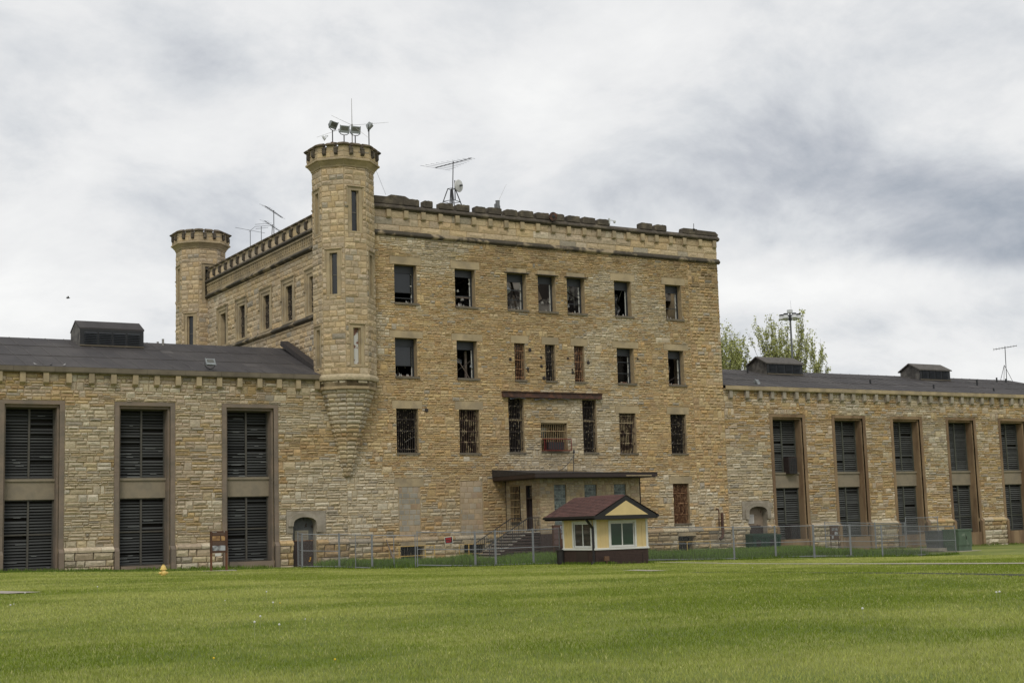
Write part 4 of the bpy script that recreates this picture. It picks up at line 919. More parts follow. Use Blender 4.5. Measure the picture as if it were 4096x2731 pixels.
# ------------------------------------------------------------------ yellow booth
bo = thing('ticket_booth', 'small yellow booth with brown brick base, white trim and red-brown gabled roof', 'booth', (38.9, -18, .55))
BX0, BX1, BY0, BY1 = 37.42, 40.46, -19.5, -16.75; ZB, ZT, ZE = .4, 1.32, 2.72
FBF = Fr(0, BY0, 0, -1); FBL = Fr(BX0, 0, -1, 0); FBR = Fr(BX1, 0, 1, 0); FBB = Fr(0, BY1, 0, 1)
wF = (38.30, 39.70, 1.42, 2.55); wL = (17.70, 19.17, 1.42, 2.55)
b = MB(); rr = random.Random(2)
b.box(BX0+.02, BX1-.02, BY0+.02, BY1-.02, ZB-.1, ZT-.01)
for fr, a, c in ((FBF, BX0, BX1), (FBL, -BY1, -BY0), (FBR, BY0, BY1)):
    z = ZB-.05
    while z < ZT-.03:
        fr.box(b, a-.0, c+.0, z+.008, min(z+.066, ZT-.01), -.05, .012); z += .075
b.build('brick_base', M_BRICK, bo)
b = MB()
for fr, a, c, w in ((FBF, BX0, BX1, wF), (FBL, -BY1, -BY0-.001, wL)):
    for r in subtract([(a, c, ZT, ZE)], [w]): fr.box(b, r[0], r[1], r[2], r[3], -.08, 0)
    u = a+.3
    while u < c-.2:
        for r in subtract([(u, u+.03, ZT, ZE)], [(w[0]-.1, w[1]+.1, w[2]-.1, w[3]+.1)]): fr.box(b, r[0], r[1], r[2], r[3], 0, .012)
        u += .3
FBR.box(b, BY0+.081, BY1, ZT, ZE, -.08, 0); FBB.box(b, -BX1+.081, -BX0-.081, ZT, ZE, -.08, 0)
b.build('wall', M_YEL, bo)
b = MB()
for fr, a, c in ((FBF, BX0, BX1), (FBL, -BY1, -BY0), (FBR, BY0, BY1)): fr.sec(b, a-.04, c+.04, [(-.02, ZT-.045), (.06, ZT-.04), (.06, ZT+.02), (.01, ZT+.05), (-.02, ZT+.05)])
for fr, us in ((FBF, (BX0-.01, BX1-.10)), (FBL, (-BY1-.01, -BY0-.10)), (FBR, (BY0-.015,))):
    for u in us: fr.box(b, u, u+.115, ZT+.05, ZE, -.01, .02)
b.build('corner_trim', M_WHITE, bo)
for fr, w in ((FBF, wF), (FBL, wL)):
    b = MB(); t = .10
    for a, c, d, e in ((w[0]-t, w[0], w[2]-t*.4, w[3]+t), (w[1], w[1]+t, w[2]-t*.4, w[3]+t), (w[0], w[1], w[3], w[3]+t), (w[0], w[1], w[2]-t*.4, w[2])): fr.box(b, a, c, d, e, -.02, .03)
    for a, c, d, e in ((w[0], w[0]+.06, w[2], w[3]), (w[1]-.06, w[1], w[2], w[3]), (w[0]+.06, w[1]-.06, w[3]-.06, w[3]), (w[0]+.06, w[1]-.06, w[2], w[2]+.06), ((w[0]+w[1])/2-.025, (w[0]+w[1])/2+.025, w[2]+.06, w[3]-.06)): fr.box(b, a, c, d, e, -.07, -.02)
    o = b.build('window', M_WHITE, bo); b = MB(); fr.box(b, w[0]+.06, w[1]-.06, w[2]+.06, w[3]-.06, -.055, -.045); b.build('pane', M_GLASSG if fr is FBF else M_GLASS, o)
# roof
xr = (37.08+40.62)/2; x0, x1 = 37.02, 40.68; yf, yk = -20.1, -15.7; ze, zr = 2.86, 3.80; sl = (zr-ze)/(xr-x0)
b = MB()
for s in (-1, 1):
    xe = x0 if s < 0 else x1; n = 13; rr = random.Random(4+s)
    for i in range(n):
        ta, tb = i/n, (i+1)/n; xa, xb = xe+(xr-xe)*ta, xe+(xr-xe)*tb; za, zb = ze+(zr-ze)*ta, ze+(zr-ze)*tb; y = yf-.03
        while y < yk:
            w = rr.uniform(.22, .36); y2 = min(y+w, yk); k = rr.uniform(.75, 1.25); c_ = (.088*k, .040*k, .033*k)
            b.add([(xa, y, za+.028), (xa, y2-.006, za+.028), (xb, y2-.006, zb+.012), (xb, y, zb+.012), (xa, y, za), (xa, y2-.006, za)], [(0, 1, 2, 3), (0, 4, 5, 1)], None, c_); y = y2
b.build('roof', M_SHING, bo)
b = MB()
for s in (-1, 1):
    xe = x0+.03 if s < 0 else x1-.03
    b.prism([(xe, yf, ze-.03), (xr, yf, zr-.03), (xr, yk, zr-.03), (xe, yk, ze-.03)], (0, 0, .03))
b.prism([(x0+.02, yf, ze-.16), (x0+.02, yf, ze-.0), (xr, yf, zr-.02), (x1-.02, yf, ze-.0), (x1-.02, yf, ze-.16), (xr-.0, yf, ze-.16)], (0, .03, 0))
b.prism([(x0+.02, yk, ze-.16), (x0+.02, yk, ze), (xr, yk, zr-.02), (x1-.02, yk, ze), (x1-.02, yk, ze-.16)], (0, -.03, 0))
for s in (-1, 1):
    xe = x0 if s < 0 else x1; b.box(min(xe, xe-s*-.0)-.06, xe+.06, yf-.02, yk+.02, ze-.10, ze+.01)
b.box(x0+.05, x1-.05, yf+.05, yk-.05, ze-.17, ze-.14)
b.build('fascia', M_BLACK, bo)
b = MB(); b.prism([(37.62, yf-.012, 2.88), (xr, yf-.012, 3.55), (40.1, yf-.012, 2.88)], (0, .01, 0)); b.build('gable', M_YEL, bo)
b = MB(); b.prism([(xr-.09, yf+.2, zr-.03), (xr, yf+.2, zr+.045), (xr+.09, yf+.2, zr-.03)], (0, yk-yf-1.6, 0), col=(.10, .045, .038)); b.build('ridge_cap', M_SHING, bo)
b = MB(); b.path([(x0+.0, -19.35, ze-.12), (x0+.1, -19.4, ze-.25), (BX0-.06, -19.42, 2.3), (BX0-.06, -19.44, .75), (BX0-.2, -19.46, .62)], .065); b.build('downspout', M_BLACK, bo)
b = MB(); b.path([(x1-.02, -19.3, ze-.1), (x1-.14, -19.3, ze-.22), (BX1+.06, -19.3, 2.35)], .045); b.path([(BX1+.06, -19.3, 2.35), (BX1+.06, -19.3, .7)], .04); b.build('downspout', M_BLACK, bo)
b = MB(); FBL.box(b, 17.9, 18.9, .58, 1.24, .013, .03); b.build('hatch', M_FASC, bo); b = MB(); FBF.box(b, 40.1, 40.13, .6, 1.05, .013, .03); b.build('conduit', M_FASC, bo)
q = N(2100+1028/3.136, 1850+1285/3.136, -19.75); z = q.z
b = MB(); b.box(q.x-.025, q.x+.025, -19.77, -19.73, z-.1, z+.25); b.box(q.x-.12, q.x+.12, -19.80, -19.70, z+.22, z+.42)
tag(b.build('meter_box', mat('tan_box_paint', (.14, .075, .04), .7, var=.2), None), 'small brown metal box on a short post in front of the booth base', 'utility box')
p = N(2100+460/3.136, 1850+1275/3.136, -16.6); tb = thing('trash_bin', 'black cylindrical trash bin standing at the left side of the yellow booth', 'trash bin', p)
b = MB(); b.lathe(p, [(.20, 0), (.22, .05), (.23, .62), (.24, .64)], n=20); b.build('bin', M_BLACK, tb); b = MB(); b.lathe(p, [(.25, .645), (.25, .70), (.12, .74)], n=20); b.build('lid', M_BLACK, tb)

# ------------------------------------------------------------------ fences
def fence(k0, k1, label, H=1.75, brace=True, mid=0, group='temporary chain-link fence panels', ends=(1, 1), P0=None, P1=None, gate=False, hz=0, tint=None):
    A = P0 or FB[k0]; B = P1 or FB[k1]
    A = Vector(A); B = Vector(B); d = (B-A); L = math.hypot(d.x, d.y)
    A2 = A+d*(.03/L); B2 = B-d*(.03/L); d = B2-A2
    o = thing('fence_panel', label, 'fence', (A+B)/2, group)
    P = lambda t, h: A2+d*t+Vector((0, 0, h+hz*0))
    b = MB()
    for t in [0, 1]+[(i+1)/(mid+1) for i in range(mid)]: b.tube(P(t, -.03), P(t, H+(.06 if t in (0, 1) else 0)), .028 if t in (0, 1) else .022, n=8)
    b.tube(P(0, .06), P(1, .06), .022, n=6); b.tube(P(0, H), P(1, H), .022, n=6)
    if brace: b.tube(P(0, H*.5), P(1, H*.5), .020, n=6)
    b.build('frame', M_GALV, o)
    b = MB(); s = .075; n = int((L+H)/s); w = .0036
    for sg in (1, -1):
        for i in range(n+1):
            c = i*s     # line x - z = c - H  or mirrored
            x0_, z0_, x1_, z1_ = c-H, 0, c, H
            t0 = max(0, (0-x0_)/H); t1 = min(1, (L-x0_)/H)
            if t1 <= t0: continue
            xa, za, xb, zb = x0_+H*t0, H*t0, x0_+H*t1, H*t1
            if sg < 0: xa, xb = L-xa, L-xb
            b.bar(P(xa/L, za), P(xb/L, zb), w)
    b.build('netting', M_WIRE, o, recalc=False)
    return o
q = N(*c3(360, 1105), -3.0)
fence(None, None, 'narrow chain-link leaf folded back at the left end of the fence', mid=0, P0=(q.x, -3.0, q.z), P1=FB['a'])
fence('a', 'b', 'chain-link panel with a mid rail in front of the left arched door')
fence('b', 'c', 'chain-link panel with a centre post right of the left arched door', brace=False, mid=1)
fence('c', 'd', 'chain-link panel with a centre post in front of the first yellow guard rail', brace=False, mid=1)
fence('e', 'f', 'chain-link panel with a mid rail carrying the red and black notice')
fence('f', 'g', 'narrow chain-link panel left of the entrance steps')
fence('g', 'h', 'chain-link panel in front of the entrance steps')
fence('h', 'i', 'chain-link panel ending at the left side of the yellow booth')
fence('j', 'k', 'chain-link panel starting at the right side of the yellow booth', P0=N(2585, 2243, -15.0))
fence('k', 'l', 'chain-link panel in front of the green dumpster')
fence('l', 'm', 'chain-link panel right of the green dumpster')
fence('m', 'n', 'chain-link panel in front of the small brown information sign')
fence('n', 'o', 'chain-link panel with a heavy end post right of the brown sign')
fence('o', 'q', 'long sagging chain-link panel beside the grey cabinet', mid=1)
bk = [N(3505, 2190, -7), N(3625, 2218, -7.5), N(3762, 2200, -7), N(3812, 2190, -7)]
fence(None, None, 'chain-link panel of the rear row nearest the left', P0=N(3303, 2190, -7), P1=bk[0], H=1.6, group='rear chain-link panels')
fence(None, None, 'middle chain-link panel of the rear row by the building', P0=bk[0], P1=N(3625, 2188, -6.8), H=1.6, group='rear chain-link panels')
fence(None, None, 'raised chain-link panel of the rear row left of the grey cabinet', P0=N(3627, 2180, -6.6), P1=N(3758, 2175, -6.8), H=1.8, group='rear chain-link panels')
# notice
def sgn(px, py): return FB['e']+(FB['f']-FB['e'])*((px-N(*c4(60, 1350), -8.6).x)/(FB['f'].x-FB['e'].x)) if False else None
e, f = FB['e'], FB['f']; dv = Vector((f.x-e.x, f.y-e.y, 0)).normalized(); nn = Vector((dv.y, -dv.x, 0))
w = ray(*c4(478, 1010)); t = ((e-CAM).dot(nn))/w.dot(nn); C_ = CAM+w*t+nn*.05
sn = thing('keep_out_sign', 'tilted black and red KEEP OUT notice with white border tied to the fence', 'sign', C_)
b = MB(); up = Vector((0, 0, 1)); tl = math.radians(6); U = dv*math.cos(tl)+up*math.sin(tl); V = -dv*math.sin(tl)+up*math.cos(tl)
def plate(mb, hw, hh, off, m): c = C_+nn*off; mb.prism([c-U*hw-V*hh, c+U*hw-V*hh, c+U*hw+V*hh, c-U*hw+V*hh], nn*.004, m=m)
plate(b, .225, .175, 0, 0); plate(b, .20, .152, .006, 1); b.build('board', [M_WHITE, M_SBLK], sn)
def text(s, c, size, m, parent, U, V, nrm, name='lettering'):
    cu = bpy.data.curves.new(name, 'FONT'); cu.body = s; cu.size = size; cu.align_x = 'CENTER'; cu.align_y = 'CENTER'; cu.extrude = .002; cu.offset = size*.01
    ob = bpy.data.objects.new('tmp', cu); COL.objects.link(ob)
    dg = bpy.context.evaluated_depsgraph_get(); me = bpy.data.meshes.new_from_object(ob.evaluated_get(dg)); bpy.data.objects.remove(ob)
    o2 = bpy.data.objects.new(name, me); COL.objects.link(o2); me.materials.clear(); me.materials.append(m)
    R3_ = Matrix((U, V, nrm)).transposed(); bo_ = base_of(parent)
    o2.parent = parent; o2.matrix_basis = Matrix.Translation(c-bo_) @ R3_.to_4x4(); return o2
text('KEEP', C_+V*.068+nn*.016, .145, M_RED, sn, U, V, nn); text('OUT', C_-V*.072+nn*.016, .145, M_RED, sn, U, V, nn)

# yellow guard rails
def yrail(name, pts, posts, label, Y=-1.5, drop=.55, base=None):
    o = thing('guard_rail', label, 'railing', pts[0], 'yellow pipe guard rails'); b = MB()
    for k in (0, drop):
        for a, c in zip(pts[:-1], pts[1:]): b.tube(Vector(a)-Vector((0, 0, k)), Vector(c)-Vector((0, 0, k)), .024, n=6)
    b.build('rail', M_YRAIL, o)
    for p in posts:
        b = MB(); z1 = p[2]; b.tube((p[0], p[1], float(G(p[0], p[1]))-.05), (p[0], p[1], z1), .028, n=6); b.build('post', M_YRAIL, o)
a, c, d = N(*c3(1790, 810), -.35), N(*c3(1945, 805), -1.7), N(*c4(288, 1075), -1.7)
d2 = Vector((d.x, -.35, d.z+.02))
yrail('a', [(a.x, a.y, a.z), (c.x, c.y, c.z), (d.x, d.y, d.z)], [tuple(a), tuple(c), tuple(N(*c4(165, 1080), -1.7)), tuple(d)], 'yellow pipe guard rail round the left basement window')
a, c, d = N(*c4(610, 1068), -.35), N(*c4(735, 1065), -1.7), N(*c4(1080, 1048), -1.7)
yrail('b', [tuple(a), tuple(c), tuple(d)], [tuple(a), tuple(c), tuple(d)], 'yellow pipe guard rail round the basement window beside the steps')
cb = lambda x, y: (1900+x/1.845, 1500+y/1.845)
a, c, d = N(*cb(1498, 1228), -.35), N(*cb(1565, 1228), -1.7), N(*cb(1735, 1222), -1.7)
yrail('c', [tuple(a), tuple(c), tuple(d)], [tuple(a), tuple(c), tuple(d)], 'yellow pipe guard rail right of the yellow booth', drop=.6)

# ------------------------------------------------------------------ signs, hydrant, boxes
def panel(o, px0, px1, zb, zt, Y, big=True):
    pass
a = N(560+1522/5.345, 2080+1075/5.345, -6.5); c = N(560+1850/5.345, 2080+1065/5.345, -6.5)
sg = thing('information_sign', 'brown freestanding information sign with four pictures on a concrete slab near the left wing', 'sign', ((a.x+c.x)/2, -6.5, a.z))
xa, xb, zb = a.x, c.x, a.z; H = N(560+1505/5.345, 2080+232/5.345, -6.5).z-zb
CTRL.append(((xa+xb)/2*1.0, -6.5, zb-.1))
b = MB()
for x in (xa, xb): b.box(x-.05, x+.05, -6.53, -6.47, zb, zb+H*.46)
b.build('post', mat('rust_brown_post', (.13, .05, .02), .7, var=.2), sg)
b = MB(); b.box(xa-.05, xb+.05, -6.55, -6.45, zb+H*.445, zb+H); b.build('panel', M_SIGNB, sg)
b = MB(); F_ = Fr(0, -6.55, 0, -1); W_ = xb-xa
def pic(mb, u0, u1, v0, v1, m): F_.box(mb, xa+W_*u0, xa+W_*u1, zb+H*v0, zb+H*v1, .002, .012, m=m)
pic(b, .06, .55, .755, .87, 0); pic(b, .62, .88, .755, .87, 0); pic(b, .06, .46, .50, .63, 1); pic(b, .50, .90, .50, .63, 1)
for v in (.90, .92, .94): pic(b, .08, .86, v, v+.008, 2)
for v in (.66, .68, .70, .72): pic(b, .08, .86, v, v+.008, 2)
pic(b, .06, .34, .972, .98, 3); pic(b, .8, .86, .972, .984, 3)
b.build('picture', [M_SEPIA, M_BWPIC, mat('print_lines', (.18, .12, .09), .7), M_PALE], sg)
b = MB(); b.box(xa-.4, xb+.4, -6.85, -6.2, zb-.22, zb-.0); b.build('slab', M_CONC, sg)
p = N(560+1665/5.345, 2080+735/5.345, -.18)
b = MB(); FM.box(b, p.x-.17, p.x+.17, p.z-.07, p.z+.08, .215, .225); tag(b.build('wall_notice', M_PALE, None), 'small white notice fixed to the stone wall behind the brown sign', 'notice')
a = N(*c4(1825, 815), -5.2); c = N(*c4(1988, 1090), -5.2)
nb = thing('notice_board', 'dark red-brown notice board with torn grey posters beside the yellow booth', 'notice board', (a.x, -5.2, .5))
b = MB(); b.box(a.x, c.x+.25, -5.24, -5.16, c.z, a.z); b.box(a.x+.03, a.x+.1, -5.22, -5.18, .4, c.z); b.box(c.x+.1, c.x+.17, -5.22, -5.18, .4, c.z); b.build('board', M_SIGNB, nb)
b = MB(); rr = random.Random(8)
for (u0, u1, v0, v1, m) in ((.08, .42, .62, .92, 1), (.08, .42, .36, .58, 1), (.5, .78, .62, .95, 0), (.55, .74, .36, .56, 0), (.08, .42, .1, .3, 1)):
    wd = c.x+.25-a.x; hh = a.z-c.z; b.box(a.x+wd*u0, a.x+wd*u1, -5.25, -5.241, c.z+hh*v0, c.z+hh*v1, m=m)
b.build('poster', [M_BWPIC, mat('faded_poster', (.13, .08, .07), .7)], nb)
a = N(*c6(1640, 585), -3); c = N(*c6(1785, 815), -3); g_ = N(*c6(1655, 985), -3)
s2 = thing('small_information_sign', 'small brown post sign with pale pictures behind the right fence', 'sign', (a.x, -3, g_.z))
b = MB(); b.box(a.x, c.x, -3.03, -2.97, c.z, a.z); b.build('panel', M_SIGNB, s2)
b = MB()
for x in (a.x+.03, c.x-.03): b.box(x-.03, x+.03, -3.02, -2.98, g_.z-.1, c.z)
b.build('post', M_SIGNB, s2)
b = MB(); wd, hh = c.x-a.x, a.z-c.z
for u0, u1, v0, v1 in ((.2, .5, .62, .8), (.56, .86, .62, .8), (.5, .86, .35, .55), (.15, .35, .1, .28)): b.box(a.x+wd*u0, a.x+wd*u1, -3.045, -3.031, c.z+hh*v0, c.z+hh*v1)
b.build('picture', M_BWPIC, s2)
# hydrant
p = N(560+500/5.345, 2080+1165/5.345, -12.0); hz = p.z-.16
hy = thing('fire_hydrant', 'squat faded yellow fire hydrant on the lawn in front of the left wing', 'fire hydrant', (p.x, p.y, hz-.1))
S_ = N(560+500/5.345, 2080+955/5.345, -12).z-p.z; k = S_/.55
b = MB(); c0 = (p.x, p.y, p.z)
b.lathe(c0, [(.12*k, -.3), (.12*k, -.02*k), (.125*k, .0), (.13*k, .15*k), (.11*k, .24*k), (.115*k, .27*k)], n=20); b.build('barrel', M_HYD, hy, smooth=False)
b = MB(); b.lathe(c0, [(.19*k, .275*k), (.20*k, .30*k), (.195*k, .34*k), (.15*k, .36*k), (.145*k, .42*k), (.12*k, .49*k), (.07*k, .53*k), (.03*k, .535*k), (.055*k, .54*k), (.055*k, .58*k), (.02*k, .585*k)], n=20); b.build('bonnet', M_HYD, hy)
for ax_, nm in (((1, 0, 0), 'l'), ((-1, 0, 0), 'r'), ((0, -1, 0), 'f')):
    b = MB(); big_ = ax_[1] != 0; r_ = .115*k if big_ else .075*k
    b.lathe((p.x, p.y, p.z+.11*k), [(r_*.75, .08*k), (r_*.8, .15*k), (r_*1.1, .16*k), (r_*1.1, .20*k), (r_*.9, .23*k), (r_*.4, .25*k), (.02*k, .255*k), (.02*k, .29*k)], n=14, ax=ax_); b.build('nozzle_cap', M_HYD, hy)
CTRL.append((p.x, p.y, hz)); 
# dumpster
a = N(*c6(432, 1010), -.9); c = N(*c6(862, 760), -.9)
dm = thing('dumpster', 'dark green metal dumpster with ribbed front in front of the right arched door', 'dumpster', (a.x+1, -1.2, a.z))
z0 = a.z; z1 = N(*c6(440, 755), -.9).z; b = MB(); F_ = Fr(0, -.9, 0, -1)
b.add([(a.x, -.9, z0), (c.x-.0, -.9, z0), (c.x, -.25, z0), (a.x, -.25, z0), (a.x-.0, -.98, z1), (c.x+.0, -.98, z1), (c.x, -.25, z1+.08), (a.x, -.25, z1+.08)], [(0, 3, 2, 1), (4, 5, 6, 7), (0, 1, 5, 4), (1, 2, 6, 5), (2, 3, 7, 6), (3, 0, 4, 7)])
wd = c.x-a.x
for t in (.02, .45, .93): F_.box(b, a.x+wd*t, a.x+wd*t+.09, z0, z1-.05, 0, .12)
F_.box(b, a.x-.03, c.x+.03, z1-.1, z1-.02, .08, .13); b.build('body', M_DKGRN, dm)
b = MB(); F_.box(b, a.x+wd*.14, a.x+wd*.3, z0+.1, z1-.25, .02, .06); F_.box(b, a.x+wd*.62, a.x+wd*.8, z0+.1, z1-.25, .02, .06); b.build('lift_pocket', M_BLACK, dm)
b = MB(); b.prism([(a.x-.02, -1.02, z1+.001), (a.x-.02, -.22, z1+.10), (a.x-.02, -.22, z1+.14), (a.x-.02, -1.02, z1+.04)], (wd+.04, 0, 0)); b.build('lid', M_DKGRN, dm)
# cabinets
def cabinet(name, label, A, Bx, Y, zt, m, dep, plinth):
    o = thing(name, label, 'utility cabinet', (A.x+.6, Y+dep/2, A.z)); b = MB(); x0_, x1_, z0_ = A.x, Bx, A.z
    b.box(x0_, x1_, Y, Y+dep, z0_+.3, zt-.1); b.box(x0_-.03, x1_+.03, Y-.03, Y+dep+.03, zt-.099, zt); b.box(x0_+.03, x1_-.03, Y+.03, Y+dep-.03, z0_-.1, z0_+.3)
    b.build('cabinet', m, o)
    b = MB(); xm = (x0_+x1_)/2; b.box(x0_+.04, xm-.01, Y-.015, Y-.001, z0_+.34, zt-.14); b.box(xm+.01, x1_-.04, Y-.015, Y-.001, z0_+.34, zt-.14); b.build('door', m, o)
    b = MB(); b.box(xm+.06, xm+.09, Y-.05, Y-.016, z0_+.7, z0_+.9); b.build('handle', M_BLACK, o)
    b = MB(); b.box(x0_-.3, x1_+plinth, Y-.25, Y+dep+.25, z0_-.22, z0_-.02); b.build('pad', M_CONC, o)
A = N(*c7(1478, 680), -10.6); Bx = N(*c7(1660, 680), -10.6).x; cabinet('transformer_cabinet', 'pale green utility cabinet with white streaks at the right end of the fence', A, Bx, -10.6, N(*c7(1500, 390), -10.6).z, M_TRGRN, 1.3, .5)
A = N(*c7(1200, 640), -9.3); Bx = N(*c7(1432, 640), -9.3).x; cabinet('transformer_cabinet', 'dark grey utility cabinet behind the fence left of the green one', A, Bx, -9.3, N(*c7(1200, 408), -9.3).z, M_TRGRY, 1.1, .1)
# air conditioners in the first right bay
def acunit(px, label):
    YA = .12; a = N(*px[0], YA); c = N(*px[1], YA); o = thing('window_air_conditioner', label, 'air conditioner', (a.x, .2, c.z)); b = MB(); F_ = Fr(0, YA, 0, -1)
    F_.box(b, a.x, c.x, c.z, a.z, -.7, 0); b.build('casing', M_COND, o); b = MB(); n = 9
    for i in range(n): z = c.z+.06+(a.z-c.z-.1)*i/n; F_.box(b, a.x+.05, c.x-.05, z, z+.05, .001, .02)
    for i in range(5): u = a.x+.05+(c.x-a.x-.12)*i/4; F_.box(b, u, u+.02, c.z+.04, a.z-.04, .021, .035)
    b.build('grille', M_VENT, o)
acunit(((2800+462/1.306, 1150+884/1.306), (2800+510/1.306, 1150+972/1.306)), 'rusty brown air conditioner jutting from the upper louvres of the first right bay')
acunit((c6(1030, 575), c6(1185, 825)), 'rusty brown air conditioner low in the first right bay behind the fence')
# rusted standpipe
b = MB(); pt = [N(*cb(1822, 1015), -.45), N(*cb(1826, 1100), -.45), N(*cb(1830, 1170), -.45), N(*cb(1826, 1195), -.45), N(*cb(1808, 1210), -.45)]
b.path(pt, .10, 10); b.path([N(*cb(x, y), -.4) for x, y in ((1778, 985), (1795, 988), (1800, 1010), (1802, 1120))], .04, 8)
tag(b.build('standpipe', M_BEAM, None), 'rusty brown wall pipe with a curved foot right of the lowest barred window', 'pipe')
b = MB(); b.prism([N(*c3(1755, 690), -.3), N(*c3(1790, 800), -.5), N(*c3(1890, 1030), -1.4), N(*c3(1860, 1030), -1.4), N(*c3(1745, 700), -.3)], (0, .05, 0)); tag(b.build('leaning_plank', M_WOOD, None), 'grey plank leaning on the plinth beside the left guard rail', 'plank')
# ------------------------------------------------------------------ roof-top equipment
def flood(px, py, Y, s, yaw, tilt, post, label, group=None, w=.62, h=.5):
    c = N(px, py, Y); o = thing('floodlight', label, 'floodlight', (c.x, c.y, c.z-post), group)
    R_ = Matrix.Rotation(yaw, 3, 'Z') @ Matrix.Rotation(tilt, 3, 'X')
    def T(x, y, z): return c+R_ @ Vector((x*s, y*s, z*s))
    b = MB(); F = [T(-.33, -.14, -.26), T(.33, -.14, -.26), T(.33, -.14, .26), T(-.33, -.14, .26)]; K = [T(-.24, .14, -.14), T(.24, .14, -.14), T(.24, .14, .22), T(-.24, .14, .22)]
    b.add(F+K, [(0, 1, 2, 3), (4, 7, 6, 5), (0, 4, 5, 1), (1, 5, 6, 2), (2, 6, 7, 3), (3, 7, 4, 0)])
    for q in ((-.36, -.33, -.29, .29), (.33, .36, -.29, .29)): b.add([T(q[0], -.17, q[2]), T(q[1], -.17, q[2]), T(q[1], -.17, q[3]), T(q[0], -.17, q[3]), T(q[0], -.10, q[2]), T(q[1], -.10, q[2]), T(q[1], -.10, q[3]), T(q[0], -.10, q[3])], [(0, 1, 2, 3), (4, 7, 6, 5), (0, 4, 5, 1), (1, 5, 6, 2), (2, 6, 7, 3), (3, 7, 4, 0)])
    b.build('housing', M_LAMPB, o)
    b = MB(); b.add([T(-.27, -.148, -.08), T(.27, -.148, -.08), T(.27, -.148, .20), T(-.27, -.148, .20), T(-.27, -.142, -.08), T(.27, -.142, -.08), T(.27, -.142, .20), T(-.27, -.142, .20)], [(0, 1, 2, 3), (4, 7, 6, 5), (0, 4, 5, 1), (1, 5, 6, 2), (2, 6, 7, 3), (3, 7, 4, 0)]); b.build('lens', M_LAMPG, o)
    b = MB(); Z = Matrix.Rotation(yaw, 3, 'Z'); y_ = [c+Z @ Vector(v)*s for v in ((-.38, 0, .0), (-.38, 0, -.22), (-.22, 0, -.38), (0, 0, -.42), (.22, 0, -.38), (.38, 0, -.22), (.38, 0, .0))]
    b.path(y_, .018*s/.8+.004, 6); b.tube(c+Vector((0, 0, -.42*s)), c+Vector((0, 0, -post)), .035, n=8); b.build('bracket', M_ANT, o)
ft = lambda x, y: (1230+x/5.226, 380+y/5.226)
zt = 24.86
for (x, y, Y, yaw, tilt, lab) in ((520, 620, -1.2, .45, .55, 'leftmost floodlight on the turret, tilted down to the left'), (762, 720, -1.35, -.05, .25, 'second floodlight from the left on the turret, facing forward'),
                               (995, 735, -1.35, -.10, .25, 'third floodlight from the left on the turret, beside the whip antenna'), (1280, 650, -1.2, 1.05, .75, 'rightmost floodlight on the turret, turned steeply to the right')):
    c = N(*ft(x, y), Y); flood(*ft(x, y), Y, .82, yaw, tilt, c.z-zt, lab, 'floodlights on the turret')
b = MB(); a, c = N(*ft(490, 915), -1.3), N(*ft(1300, 965), -1.3); b.bar((a.x, -1.3, zt-.06), (c.x, -1.3, zt-.06), .12, .10); b.bar((a.x+.2, 0, zt-.1), (a.x+.2, -1.4, zt-.1), .1); b.bar((c.x-.2, 0, zt-.1), (c.x-.2, -1.4, zt-.1), .1); tag(b.build('floodlight_rail', M_BEAM, None), 'dark steel rail carrying four floodlights on top of the turret', 'steel rail')
rodc = N(*ft(930, 635), -1.3)
an = thing('whip_antenna', 'tall thin whip antenna with four sloping ground rods on the turret', 'antenna', (rodc.x, rodc.y, zt)); b = MB()
b.tube((rodc.x, rodc.y, zt-.05), rodc, .035); top = N(*ft(920, 75), -1.3); b.tube(rodc, top, .022, .012, n=6); b.lathe(rodc, [(.06, -.08), (.06, .06)], n=8); b.build('mast', M_ANTL, an)
for x, y, Y in ((495, 428, -2.2), (1690, 575, -.4), (190, 888, -.4), (1290, 905, -2.2)): b = MB(); b.tube(rodc, N(*ft(x, y), Y), .010, .007, n=5); b.build('ground_rod', M_ANTL, an)
b = MB(); rr = random.Random(1); c = N(*ft(355, 960), -1.4)
for i in range(14):
    q = c+Vector((rr.uniform(-.15, .15), rr.uniform(-.1, .1), rr.uniform(.05, .3))); b.tube(c, q, .006, .003, n=4)
    for k in range(4): z = q+Vector((rr.uniform(-.04, .04), rr.uniform(-.04, .04), rr.uniform(-.03, .04))); b.add([z, z+Vector((.04, 0, .01)), z+Vector((.02, .01, .04))], [(0, 1, 2)])
tag(b.build('wall_weed', mat('weed_green', (.12, .13, .06), .8), None), 'small dry weed growing from the turret battlement left of the floodlights', 'plant')
flood(1097/1.307, 1200+328/1.307, -.05, .78, .15, -.55, .48, 'pale floodlight aimed upward above the left wing coping')
flood(2800+297/1.306, 1150+498/1.306, 1.0, .8, .5, -.5, .28, 'small dark floodlight lying on the right wing roof near the tall block')

